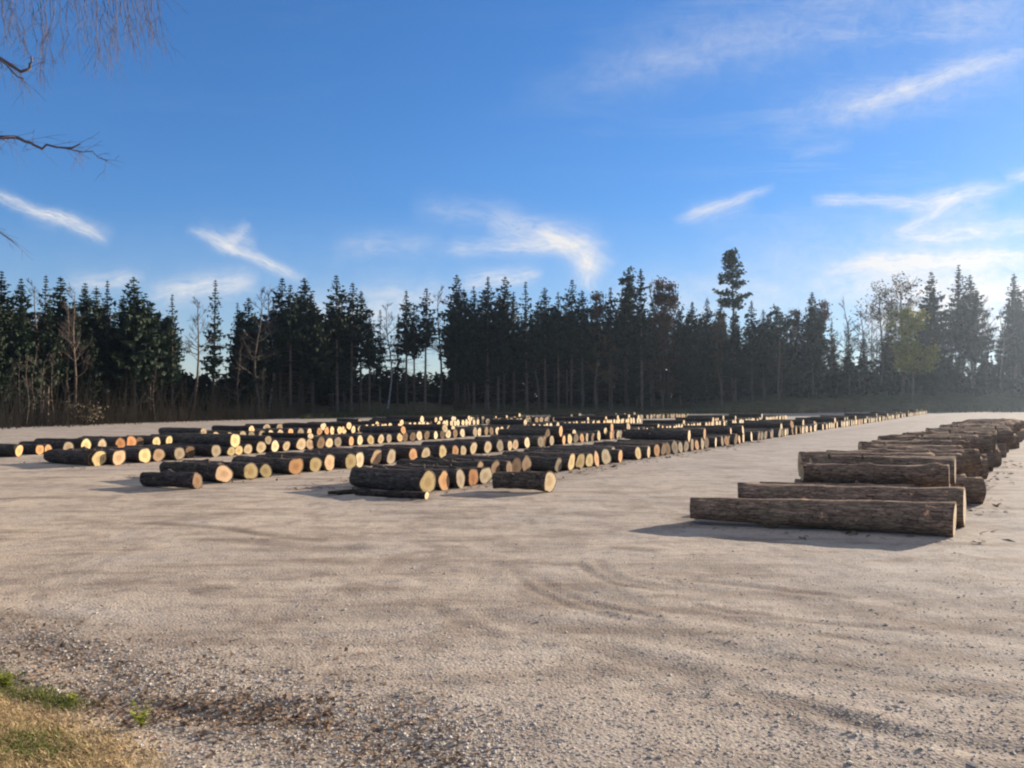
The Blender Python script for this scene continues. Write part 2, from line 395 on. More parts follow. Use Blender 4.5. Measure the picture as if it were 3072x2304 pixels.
def log_meshes(seed, L, r0, r1, **kw):
    stubs = kw.pop('stubs', 0)
    rings = log_shape(seed, L, r0, r1, **kw)
    mb = MB(); add_bark(mb, rings); r = random.Random(seed+5)
    for _ in range(stubs):
        i = r.randrange(3, len(rings)-3); k = r.randrange(len(rings[0])); c = sum(rings[i], Vector())/len(rings[0]); d = (rings[i][k]-c).normalized()
        if d.z < -.3: continue
        d = (d+Vector((-.5, 0, 0))).normalized(); p = c+(rings[i][k]-c)*.92; w = r.uniform(.022, .045); l = r.uniform(.07, .16)
        mb.tube([p, p+d*l*.5, p+d*l], [w*1.5, w, w*.8], 7, True)
    bark = mb.mesh('log', M_BARK, True)
    out = [bark]
    for ring, o in ((rings[0], 1), (rings[-1], -1)):
        mc = MB(); rad = []; add_cut(mc, ring, o, rad=rad); out.append(mc.mesh('cut_face', M_CUT, True, rad))
    return out
PROTO = [log_meshes(100+i, 3.0+.12*(i % 5), 1.0*.27, .27*U(.8, .92), nth=16, nl=10, bend=.05, flare=U(0, .14), tilt=(U(-.18, .18), U(-.12, .12))) for i in range(14)]

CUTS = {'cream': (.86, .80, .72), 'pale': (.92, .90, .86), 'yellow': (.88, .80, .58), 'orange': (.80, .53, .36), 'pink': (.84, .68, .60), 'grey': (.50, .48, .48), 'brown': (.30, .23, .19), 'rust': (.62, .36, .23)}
LOGS = []     # dicts: pos (under the visible end), ang, L, R, z (axis height), row, cut, look, ...
class Row:
    def __init__(s, pts, first_px):
        p = np.array(pts, float); b, a = np.polyfit(p[:, 0], p[:, 1], 1); s.a, s.b = a, b
        q = [at(px, a+b*px, .24) for px in (first_px, 2700 if first_px > 1000 else 1700)]
        s.p0 = Vector((q[0].x, q[0].y)); s.r = (Vector((q[1].x, q[1].y))-s.p0).normalized(); s.l = Vector((s.r.y, -s.r.x))
        s.ang = math.atan2(s.l.y, s.l.x)
    def s_of(s, px):
        u = (px-1536)/K
        return (u*s.p0.y-s.p0.x)/(s.r.x-u*s.r.y)
FACES = {
 'A': [(1282, 1449), (1331, 1437), (1418, 1431), (1455, 1423), (1654, 1451), (1679, 1400), (1711, 1394), (1740, 1382), (1766, 1382), (1791, 1370), (1821, 1362), (1860, 1362), (1915, 1349), (1945, 1345), (1970, 1341), (2041, 1339), (2092, 1333), (2147, 1319), (2179, 1319), (2213, 1300), (2233, 1302), (2259, 1295), (2303, 1300), (2358, 1298), (2385, 1298), (2443, 1290), (2470, 1290), (2502, 1274), (2560, 1264), (2584, 1262), (2611, 1261), (2649, 1257), (2680, 1255), (2708, 1249), (2732, 1249), (2756, 1249), (2780, 1249)],
 'B': [(670, 1415), (760, 1420), (800, 1405), (886, 1402), (955, 1390), (996, 1393), (1049, 1380), (1084, 1382), (1134, 1376), (1171, 1377), (1237, 1367), (1280, 1369), (1330, 1355), (1370, 1352), (1391, 1351), (1420, 1341), (1459, 1337), (1496, 1337), (1530, 1335), (1548, 1335), (1585, 1319), (1618, 1315), (1656, 1313), (1691, 1307), (1713, 1309), (1750, 1312), (1795, 1307), (1829, 1298), (1876, 1298), (1908, 1298), (1961, 1298), (1985, 1296), (2002, 1292), (2030, 1290), (2055, 1288), (2096, 1280), (2136, 1278), (2173, 1278), (2203, 1266), (2257, 1262), (2283, 1259), (2310, 1262), (2361, 1254)],
 'C': [(305, 1374), (356, 1372), (435, 1372), (480, 1370), (537, 1360), (649, 1360), (692, 1353), (715, 1350), (749, 1345), (787, 1339), (826, 1337), (862, 1337), (904, 1327), (934, 1327), (989, 1329), (1016, 1329), (1056, 1321), (1081, 1317), (1111, 1315), (1142, 1313), (1200, 1307), (1258, 1307), (1305, 1304), (1345, 1300), (1385, 1296), (1440, 1294), (1490, 1290), (1540, 1288), (1575, 1286), (1632, 1282), (1655, 1282), (1677, 1280), (1709, 1280), (1744, 1276), (1765, 1276), (1790, 1276), (1850, 1264), (1878, 1262), (1919, 1262)],
 'D': [(118, 1353), (142, 1341), (207, 1337), (260, 1333), (310, 1335), (366, 1335), (399, 1327), (468, 1327), (512, 1325), (561, 1323), (610, 1315), (645, 1315), (687, 1307), (728, 1307), (785, 1305), (814, 1303), (840, 1300), (875, 1302), (930, 1292), (957, 1286), (981, 1280), (1036, 1292), (1081, 1286), (1101, 1286), (1136, 1284), (1197, 1280), (1231, 1276), (1260, 1270), (1284, 1272), (1353, 1270), (1376, 1272), (1402, 1270), (1451, 1266), (1483, 1266), (1516, 1266), (1553, 1256), (1597, 1258)]}
CUTOF = {'A': {1282: 'yellow', 1331: 'orange', 1418: 'rust', 1455: 'pale', 1654: 'cream', 1679: 'grey', 1711: 'yellow', 1791: 'orange', 2041: 'grey', 2092: 'orange', 2213: 'orange'},
         'B': {670: 'pink', 760: 'yellow', 800: 'yellow', 886: 'orange', 955: 'yellow', 996: 'pink', 1049: 'yellow', 1134: 'pink', 1171: 'grey', 1237: 'orange', 1496: 'grey', 1618: 'grey', 1656: 'grey', 1691: 'orange', 1829: 'orange', 1876: 'pink'},
         'C': {305: 'yellow', 356: 'pink', 435: 'yellow', 480: 'pink', 537: 'grey', 692: 'yellow', 715: 'yellow', 934: 'pink', 1111: 'yellow', 1200: 'yellow', 1575: 'grey', 1744: 'orange'},
         'D': {118: 'orange', 142: 'orange', 207: 'grey', 260: 'yellow', 310: 'grey', 366: 'rust', 399: 'rust', 468: 'yellow', 512: 'yellow', 561: 'orange', 728: 'grey', 875: 'orange', 930: 'pink', 957: 'orange', 981: 'rust', 1036: 'rust', 1136: 'pink', 1197: 'rust', 1231: 'pink'}}
for i_ in range(38): FACES.setdefault('E', []).append((800+i_*34+(i_*7919 % 23), 1283-(800+i_*34-800)*.0290))
ROWS = {k: Row(v, v[0][0]) for k, v in FACES.items()}
rr = random.Random(21)
def bark_tint():
    v = rr.uniform(1.0, 1.75); return (v*rr.uniform(1, 1.12), v, v*rr.uniform(.88, 1.04))
for key, pts in FACES.items():
    R = ROWS[key]
    ss = sorted((R.s_of(px), px) for px, _ in pts)
    items = []
    for i, (s0, px) in enumerate(ss):
        if items and s0-items[-1][0] < .40: s0 = items[-1][0]+.42
        if items:
            gap = s0-items[-1][0]
            n = int(gap/.54)-1 if gap > 1.0 else 0
            sp = items[-1][0]
            for j in range(n):
                q = sp+gap*(j+1)/(n+1)
                far = q > 11
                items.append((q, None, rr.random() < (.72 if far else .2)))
        items.append((s0, px, True))
    for i, (s0, px, lit) in enumerate(items):
        g = min([s0-items[i-1][0]] if i else [9] + [9]) if i else 9
        if i+1 < len(items): g = min(g, items[i+1][0]-s0)
        rad = max(.14, min(.265, .48*g)*rr.uniform(.84, 1.0))
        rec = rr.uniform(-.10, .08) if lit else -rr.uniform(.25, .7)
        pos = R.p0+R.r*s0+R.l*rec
        cut = CUTOF.get(key, {}).get(px) if px else rr.choice(['brown', 'grey', 'brown'])  # fillers between bright faces get darkened ends: their shade is put into the colour
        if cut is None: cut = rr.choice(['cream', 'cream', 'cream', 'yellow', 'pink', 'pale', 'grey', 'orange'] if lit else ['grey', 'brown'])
        LOGS.append(dict(pos=pos, ang=R.ang+math.radians(rr.uniform(-1.6, 1.6)), R=rad, L=rr.uniform(2.4, 3.0), z=rad*.97, row=key, layer=0, cut=cut, s=s0, px=px, col=bark_tint(), lit=lit))
# logs thrown on top of the rows
def row_logs(key, layer=0): return sorted([q for q in LOGS if q['row'] == key and q['layer'] == layer], key=lambda q: q['s'])
def top_log(key, px, cut, rad=.24, rec=0.0):
    R = ROWS[key]; s0 = R.s_of(px); L_ = row_logs(key)
    i = min(range(len(L_)-1), key=lambda i: abs((L_[i]['s']+L_[i+1]['s'])/2-s0)); a, b = L_[i], L_[i+1]
    g = b['s']-a['s']; ra = max(a['R'], b['R'])
    hz = ra + math.sqrt(max((ra+rad)**2-(g/2)**2, .04))*.97
    pos = R.p0+R.r*((a['s']+b['s'])/2)+R.l*rec
    LOGS.append(dict(pos=pos, ang=R.ang+math.radians(rr.uniform(-1.5, 1.5)), R=rad, L=rr.uniform(2.7, 3.1), z=hz, row=key, layer=1, cut=cut, s=(a['s']+b['s'])/2, px=px, col=bark_tint(), lit=True))
for k, px, c in [('A', 2067, 'cream'), ('A', 2115, 'orange'), ('A', 2225, 'cream'), ('A', 2375, 'orange'), ('A', 2505, 'cream'), ('B', 1691, 'orange'), ('B', 1830, 'orange'), ('B', 1880, 'cream'), ('B', 2140, 'pale'), ('B', 2285, 'pale'),
                 ('C', 700, 'yellow'), ('C', 1205, 'orange'), ('C', 1345, 'cream'), ('C', 1855, 'pale'), ('C', 1919, 'cream'), ('D', 960, 'orange'), ('D', 1040, 'rust'), ('D', 1200, 'rust'), ('D', 1265, 'pink'), ('D', 1360, 'pale'), ('D', 1405, 'pale')]:
    top_log(k, px, c, rr.uniform(.2, .27))
for k in 'ABCDE':          # looser logs heaped on the rows here and there
    base_ = row_logs(k); taken = [q['s'] for q in row_logs(k, 1)]
    for i in range(len(base_)-1):
        a, b = base_[i], base_[i+1]; m_ = (a['s']+b['s'])/2
        if m_ > 6 and rr.random() < .13 and all(abs(m_-q) > .62 for q in taken) and b['s']-a['s'] < .8:
            px_ = 1536+K*(ROWS[k].p0+ROWS[k].r*m_).x/(ROWS[k].p0+ROWS[k].r*m_).y
            top_log(k, px_, rr.choice(['grey', 'brown', 'cream', 'orange', 'yellow', 'pink', 'brown']), rr.uniform(.15, .23), rr.uniform(-.6, .05)); taken.append(m_)
# dark logs that lie in front of the left ends of the rows
def loose(px0, py0, px1, py1, R0, R1, cut, row, ztop=None, look=None):
    a, b = at(px1, py1, 0), at(px0, py0, 0)        # a = butt (right) end, b = far end
    v = Vector((a.x-b.x, a.y-b.y)); n = Vector((v.y, -v.x)).normalized()
    if n.y < 0: n = -n
    z0 = 0 if ztop is None else ztop
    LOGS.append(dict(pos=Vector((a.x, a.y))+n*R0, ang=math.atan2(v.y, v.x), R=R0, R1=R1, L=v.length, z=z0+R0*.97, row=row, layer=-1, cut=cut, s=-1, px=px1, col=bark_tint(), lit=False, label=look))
loose(415, 1460, 575, 1468, .19, .17, 'brown', 'B', look='dark brown log lying lowest at the left tip of the second row')
loose(520, 1434, 640, 1444, .23, .21, 'brown', 'B', look='thick dark log above the lowest one at the left tip of the second row')
loose(188, 1386, 260, 1400, .24, .22, 'brown', 'C', look='short dark log at the left tip of the third row, over a long ground shadow')
loose(-60, 1372, 45, 1372, .24, .22, 'orange', 'D', look='orange-ended log cut by the left edge of the photo')
loose(1060, 1488, 1275, 1500, .085, .07, 'brown', 'A', look='thin dark pole lying in front of the left tip of the front row')
loose(985, 1487, 1110, 1478, .06, .04, 'brown', 'A', look='thin broken branch end poking out left of the front row')

for q in LOGS:
    if q['row'] == 'A' and q['px'] == 1654:
        p = at(1650, 1480); q.update(pos=Vector((p.x, p.y+.2)), ang=math.radians(-13), L=1.35, R=.225, z=.24, flare=.2, tilt=(.42, .05))
# right-hand stack
RP = []
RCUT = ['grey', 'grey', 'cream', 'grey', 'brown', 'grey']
def rp_log(x, y, ang, L, R0, R1, z, layer, cut, tilt, look=None):
    e = Vector((x+L*math.cos(ang), y+L*math.sin(ang)))     # x, y: left end; the butt lies to the right
    v = rr.uniform(2.5, 3.6)
    RP.append(dict(pos=e, ang=ang, R=R0, R1=R1, L=L, z=z, row='R', layer=layer, cut=cut, s=y, px=0, col=(v*1.22, v*.98, v*.78), lit=True, tilt=tilt, label=look))
d2r = math.radians
a0 = at(2075, 1568)
rp_log(a0.x, a0.y+.06, d2r(-19), 4.15, .265, .18, .25, 0, 'cream', (.30, .05), 'long brown tapering log nearest the camera in the right-hand stack')
rp_log(4.25, 13.95, d2r(-17), 3.75, .34, .32, .34, 0, 'cream', (.32, .0), 'thick grey-brown log directly behind the nearest one in the right-hand stack')
RL0, RD = Vector((5.55, 14.75)), Vector((21.6, 28.9)).normalized()
s0 = 0.0; k = 0; bot = []
while s0 < 36.5:
    p = RL0+RD*s0
    R0 = rr.uniform(.27, .31)
    if k == 0: p = Vector((4.95, 14.75))
    ang = d2r(-11+rr.uniform(-1.2, 1.2)); sh = rr.uniform(-.35, .35) if k else 0
    bot.append((p, s0, R0)); rp_log(p.x+sh, p.y-.2*sh, ang, (rr.uniform(2.75, 3.0) if s0 < 3.5 else rr.uniform(2.4, 2.8)), R0, R0*.9, R0*.97, 0, rr.choice(RCUT), (rr.uniform(-.05, .45), 0))
    s0 += .64+rr.uniform(0, .05); k += 1
for i in range(len(bot)-1):
    (p, sa, ra), (p2, sb, rb) = bot[i], bot[i+1]
    if i == 0: p = Vector((5.6, 14.9))
    m = (p+p2)/2; R0 = rr.uniform(.25, .30) if i else .22; ra = max(ra, rb)
    perp = .66*math.cos(math.radians(25))/2
    hz = ra+math.sqrt(max((ra+R0)**2-perp**2, .05))*.96
    sh = rr.uniform(-.3, .35) if i > 1 else .12
    lk = {0: 'log with a plain dark left end, first of the upper layer of the right-hand stack'}.get(i)
    rp_log(m.x+sh, m.y-.19*sh, d2r(-11+rr.uniform(-1.2, 1.2)), (rr.uniform(2.5, 2.8) if i < 5 else rr.uniform(2.2, 2.7)), R0, R0*.92, hz, 1, rr.choice(RCUT), (rr.uniform(-.05, .45), 0), lk)
LOGS += RP

ORD = 'first second third fourth fifth sixth seventh eighth ninth tenth eleventh twelfth thirteenth fourteenth fifteenth sixteenth seventeenth eighteenth nineteenth twentieth'.split()
TENS = {20: 'twenty', 30: 'thirty', 40: 'forty', 50: 'fifty', 60: 'sixty', 70: 'seventy', 80: 'eighty'}
TENTH = {30: 'thirtieth', 40: 'fortieth', 50: 'fiftieth', 60: 'sixtieth', 70: 'seventieth', 80: 'eightieth'}
def ordn(n):
    if n <= 20: return ORD[n-1]
    return TENTH[n] if n % 10 == 0 else TENS[n//10*10]+'-'+ORD[n % 10-1]
ROWNAME = {'A': 'front row', 'B': 'second row', 'C': 'third row', 'D': 'fourth row', 'E': 'back row', 'R': 'right-hand stack'}
CUTWORD = {'cream': 'cream cut end', 'pale': 'very pale cut end', 'yellow': 'yellow cut end', 'orange': 'orange-tinged cut end', 'pink': 'pinkish cut end', 'grey': 'greyed cut end', 'brown': 'brown shaded end', 'rust': 'rusty red cut end'}
SPECIAL = {('A', 1282): 'log with a small yellow end, left of the large orange-hearted one in the front row',
           ('A', 1331): 'log with a large orange-hearted round end near the left tip of the front row',
           ('A', 1418): 'thick log with a rusty red heart beside a white-ended log in the front row',
           ('A', 1455): 'log with a bright white end leaning against the rusty red one in the front row',
           ('A', 1654): 'short thick dark log with a flared pale butt, furthest out on the open gravel',
           ('B', 670): 'log with a big pinkish oval end, first pale end of the second row',
           ('C', 305): 'log with a big yellow round end, first bright end of the third row'}
GROUPS = {'A': 'logs laid out in the front row', 'B': 'logs laid out in the second row', 'C': 'logs laid out in the third row', 'D': 'logs laid out in the fourth row', 'E': 'logs laid out in the back row', 'R': 'logs in the right-hand stack'}
for key in 'ABCDER':
    for layer in (0, 1):
        q = sorted([g for g in LOGS if g['row'] == key and g['layer'] == layer], key=lambda g: g['s'])
        for i, g in enumerate(q):
            if g.get('label'): continue
            if (key, g['px']) in SPECIAL and layer == 0: g['label'] = SPECIAL[(key, g['px'])]; continue
            if key == 'R':
                g['label'] = (f"grey-brown log, {ordn(i+1)} from the camera in the {'upper' if layer else 'ground'} layer of the right-hand stack" if i < 20
                              else f"small hazy log far along the {'upper' if layer else 'ground'} layer of the right-hand stack")
            elif layer: g['label'] = f"top log of the {ROWNAME[key]}, {ordn(i+1)} such from the left, {CUTWORD[g['cut']]}"
            elif i < 40: g['label'] = f"log with a {CUTWORD[g['cut']]}, {ordn(i+1)} from the left in the {ROWNAME[key]}"
            else: g['label'] = f"small distant log in the far right stretch of the {ROWNAME[key]}"
for g in LOGS:
    if len(g['label'].replace('-',' ').split()) > 16: print('LONG', g['label'])
LOGS.sort(key=lambda g: -g['R']/max(g['pos'].y, 1))
from mathutils import Matrix
far_mb = MB(); far_rad = []
made = 0
for n, g in enumerate(LOGS):
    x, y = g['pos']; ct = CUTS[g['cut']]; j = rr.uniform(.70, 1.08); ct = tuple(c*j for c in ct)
    R1 = g.get('R1', g['R']*.88)
    if made < 296:
        if n < 90 or 'tilt' in g and n < 160:
            ms = log_meshes(1000+n, g['L'], g['R'], R1, nth=26, nl=22, tilt=g.get('tilt', (U(-.22, .15), U(-.14, .14))), bend=.05 if g['layer'] != -1 else .02, flare=g.get('flare', .10 if 'tilt' not in g else .03), stubs=n % 4+1)
            sc = (1, 1, 1)
        else:
            ms = PROTO[n % len(PROTO)]; sc = (g['L']/3.2, g['R']/.27, g['R']/.27)
        o = link('log', ms[0]); o.location = (x, y, g['z']); o.rotation_euler = (0, 0, g['ang']); o.scale = sc; o.color = (*g['col'], 1)
        tag(o, g['label'], 'log', GROUPS[g['row']])
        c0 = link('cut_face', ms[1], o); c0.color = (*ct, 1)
        c1 = link('cut_face', ms[2], o); c1.color = (.7, .62, .55, 1)
        made += 1
    else:
        M = Matrix.Translation((x, y, g['z'])) @ Matrix.Rotation(g['ang'], 4, 'Z')
        rings = log_shape(n, g['L'], g['R'], R1, nth=12, nl=5)
        b = len(far_mb.v); add_bark(far_mb, rings, 0, M); far_rad += [0]*(len(far_mb.v)-b)
        add_cut(far_mb, rings[0], 1, 1, M, far_rad); add_cut(far_mb, rings[-1], -1, 1, M, far_rad)
print('LOGS', len(LOGS))
if far_mb.v:
    o = link('distant_logs', far_mb.mesh('distant_logs', [M_BARK, M_CUTMIX], True, far_rad)); o.color = (1.0, .95, .9, 1)
    tag(o, 'far ends of the log rows where single logs blur together', 'logs', None, 'stuff')

# ---------------------------------------------------------------- trees
def spruce_meshes(seed, Ht=20.0, base=.22, spread=.17, dens=1.0, ragged=.25, dead=True):
    r = random.Random(seed); tr = MB(); cr = MB()
    lean = Vector((r.uniform(-.01, .01), r.uniform(-.01, .01), 1))
    n = 9
    tr.tube([lean*(Ht*i/n) for i in range(n+1)], [Ht*.0105*(1-i/n)**.8+.02 for i in range(n+1)], 7)
    z = Ht*base
    if dead:
        for _ in range(int(26*base/.22)):
            zz = Ht*base*r.uniform(.25, 1); a = r.uniform(0, 6.28); L = r.uniform(.6, 2.2)
            d = Vector((math.cos(a), math.sin(a), r.uniform(-.3, .1)))
            tr.tube([lean*zz, lean*zz+d*L*.6, lean*zz+d*L+Vector((0, 0, -.15))], [.03, .02, .008], 3)
    while z < Ht*.995:
        t = (z/Ht-base)/(1-base)
        prof = (1-t)**.82*min(1, .55+t*3.0)
        Rm = Ht*spread*1.42*prof*r.uniform(1-ragged, 1+ragged*.4)+.09
        nb = max(3, int(r.choice((5, 6, 7))*dens))
        a0 = r.uniform(0, 6.28)
        for b in range(nb):
            if r.random() < .10: continue
            a = a0+6.28*b/nb+r.uniform(-.3, .3); L = Rm*r.uniform(.5, 1.2)
            droop = r.uniform(.18, .42)*(1-t*.8)
            d = Vector((math.cos(a), math.sin(a), 0)); sd_ = Vector((-d.y, d.x, 0))
            m = max(2, int(L/.30))
            for k in range(m):
                q = (k+.35+r.uniform(-.2, .3))/m
                if q < .12: continue
                c = lean*z+d*(L*q)+Vector((0, 0, -droop*L*q+.30*L*q*q))
                w = (.27+.36*(1-q))*r.uniform(.6, 1.4)*min(1, .30+L*.45); h = r.uniform(.3, .8)*min(1, .22+L*.42)
                u1 = sd_*w*r.uniform(.8, 1.1)+Vector((0, 0, r.uniform(-.12, .12)))
                tip = d*r.uniform(.18, .42)*min(1, .3+L*.5)+Vector((0, 0, r.uniform(-.16, .06)))
                cr.poly(c-u1*.9+Vector((0, 0, -.10)), c-d*.16, c+u1*.9+Vector((0, 0, -.12)), c+tip)
                if r.random() < .9:
                    e = d*r.uniform(-.1, .1)+sd_*r.uniform(-.2, .2)
                    g_ = (d*r.uniform(-.6, .6)+sd_*r.uniform(-1, 1)).normalized()*.34*min(1, .2+L*.5)
                    cr.poly(c-g_+e, c+g_+e, c+g_*r.uniform(-.6, .6)+Vector((0, 0, -h))+e)
        z += Ht*.0150*r.uniform(.7, 1.3)+.03
    cr.tube([lean*(Ht*.96), lean*Ht], [.06, .02], 4)
    return tr.mesh('trunk', M_TRUNK, True), cr.mesh('crown', M_SPRUCE)
def pine_meshes(seed, Ht=22.0, base=.5, spread=.14):
    r = random.Random(seed); tr = MB(); cr = MB()
    pts = [Vector((.15*math.sin(i*.8+seed), .12*math.cos(i*.7+seed), Ht*i/10)) for i in range(11)]
    tr.tube(pts, [Ht*.010*(1-i/10.5)**.7+.02 for i in range(11)], 7)
    for i in range(46):
        t = r.random()**.8; z = Ht*(base+(1-base)*t); a = r.uniform(0, 6.28)
        L = Ht*spread*(1-t*.72)*r.uniform(.4, 1.1)*(.55+.45*min(1, t*5))
        i0 = min(9, int(z/Ht*10)); p0 = pts[i0].lerp(pts[i0+1], z/Ht*10-i0)
        d = Vector((math.cos(a), math.sin(a), r.uniform(-.15, .35)))
        p1 = p0+d*L; tr.tube([p0, p0.lerp(p1, .6)+Vector((0, 0, -.1)), p1], [.06, .04, .015], 3)
        for _ in range(int(16+L*12)):
            c = p0.lerp(p1, r.uniform(.35, 1.08))+Vector((r.gauss(0, .30), r.gauss(0, .30), r.gauss(.06, .2)))
            v1 = Vector((r.gauss(0, 1), r.gauss(0, 1), r.gauss(0, .6))).normalized()*r.uniform(.2, .42)
            v2 = v1.cross(Vector((r.gauss(0, 1), r.gauss(0, 1), r.gauss(0, 1)))).normalized()*r.uniform(.10, .24)
            cr.poly(c-v1, c+v2, c+v1, c-v2)
    return tr.mesh('trunk', M_TRUNK, True), cr.mesh('crown', M_PINE)
def bare_meshes(seed, Ht=18.0, spread=.22, base=.3, leaves=None, nleaf=0, trunk=M_TRUNK, thick=.011, twig=.022, dense=1.0):
    r = random.Random(seed); tr = MB(); cr = MB(); tips = []
    n = 8
    pts = [Vector((.02*Ht*math.sin(i*.7+seed), .02*Ht*math.cos(i*.9+seed), Ht*.97*i/n)) for i in range(n+1)]
    pts = [p-Vector((pts[0].x, pts[0].y, 0)) for p in pts]
    tr.tube(pts, [Ht*thick*(1-i/(n+.4))**.75+.012 for i in range(n+1)], 6)
    def branch(p, d, L, rad, lev):
        m = 3; q = [p]
        for i in range(m):
            d = (d+Vector((r.gauss(0, .13), r.gauss(0, .13), r.gauss(.06, .08)))).normalized(); q.append(q[-1]+d*L/m)
        (tr if lev == 0 else cr).tube(q, [rad*(1-.75*i/m)+.003 for i in range(m+1)], 4 if lev == 0 else 3)
        tips.append(q[-1]); tips.append(q[-2])
        if lev < 2:
            for _ in range(int((6 if lev == 0 else 5)*dense)):
                f = r.uniform(.25, 1); i = min(m-1, int(f*m)); c = q[i].lerp(q[i+1], f*m-i)
                dd = (d+Vector((r.gauss(0, .6), r.gauss(0, .6), r.gauss(.15, .45)))).normalized()
                branch(c, dd, L*r.uniform(.35, .62), max(rad*.5, twig*.6), lev+1)
    for _ in range(int(20*dense)):
        t = r.uniform(0, 1)**.85; z = Ht*(base+(.97-base)*t); i = min(n-1, int(z/(Ht*.97)*n)); c = pts[i].lerp(pts[i+1], z/(Ht*.97)*n-i)
        a = r.uniform(0, 6.28); up = .35+.6*t
        branch(c, Vector((math.cos(a), math.sin(a), up)).normalized(), Ht*spread*(1.05-.75*t)*r.uniform(.6, 1.1), Ht*.0032*(1.1-t*.7)+.01, 0)
    mats = [M_TWIG]
    if leaves:
        mats.append(leaves)
        for _ in range(nleaf):
            c = r.choice(tips)+Vector((r.gauss(0, .45), r.gauss(0, .45), r.gauss(-.1, .4)))
            v1 = Vector((r.gauss(0, 1), r.gauss(0, 1), r.gauss(0, .8))).normalized()*r.uniform(.12, .27)
            v2 = v1.cross(Vector((r.gauss(0, 1), r.gauss(0, 1), r.gauss(0, 1)))).normalized()*r.uniform(.08, .18)
            cr.poly(c-v1, c+v2, c+v1, c-v2, mi=1)
    return tr.mesh('trunk', trunk, True), cr.mesh('crown', mats)
KIND = {
 'spruce': [(spruce_meshes(i, 20, b, s, 1.0, rg), 20) for i, (b, s, rg) in enumerate([(.16, .17, .25), (.24, .15, .3), (.30, .165, .25), (.12, .19, .2), (.34, .14, .35)])],
 'thin_spruce': [(spruce_meshes(20+i, 20, b, s, .75, .4), 20) for i, (b, s) in enumerate([(.25, .105), (.36, .12), (.3, .09)])],
 'tall_spruce': [(spruce_meshes(30+i, 20, b, s, .9, .3), 20) for i, (b, s) in enumerate([(.48, .13), (.55, .12), (.44, .145)])],
 'pine': [(pine_meshes(40, 22, .52, .13), 22), (pine_meshes(41, 22, .46, .15), 22)],
 'lone_pine': [(pine_meshes(44, 22, .60, .125), 22)],
 'bare': [(bare_meshes(50+i, 18, .2, b), 18) for i, b in enumerate((.3, .42, .2))],
 'birch': [(bare_meshes(60, 18, .13, .45, trunk=M_BIRCH, thick=.0085), 18)],
 'round_bare': [(bare_meshes(65, 18, .30, .22, dense=1.3, leaves=M_RUST, nleaf=500), 18)],
 'rust': [(bare_meshes(70+i, 18, .17, .2, leaves=M_RUST, nleaf=1900), 18) for i in range(2)],
 'yellow': [(bare_meshes(80, 16, .24, .16, leaves=M_YELLOW, nleaf=4600), 16)],
 'sapling': [(bare_meshes(90+i, 9, .16, .25, thick=.006, dense=.7), 9) for i in range(3)]}
NAME = {'spruce': 'spruce_tree', 'thin_spruce': 'spruce_tree', 'tall_spruce': 'spruce_tree', 'pine': 'pine_tree', 'lone_pine': 'pine_tree', 'bare': 'bare_tree', 'birch': 'birch_tree', 'round_bare': 'bare_tree', 'rust': 'autumn_tree', 'yellow': 'autumn_tree', 'sapling': 'sapling_tree'}
rt = random.Random(5)
def tree(kind, px, top_py, e, label, group, width=1.0):
    y = float(edge(px))+e; x = (px-1536)/K*y
    z = float(terrain(x, y))-.08
    (mt, mc), h0 = KIND[kind][rt.randrange(len(KIND[kind]))]
    top = at_y(px, top_py, y).z; sc = max((top-z)/h0, .2)
    root = link(NAME[kind], None, None, (x, y, z)); root.rotation_euler = (0, 0, rt.uniform(0, 6.28))
    w = sc*width*rt.uniform(.92, 1.1); root.scale = (w, w, sc)
    tag(root, label, 'tree', group)
    link('trunk', mt, root); link('crown', mc, root)
    return root
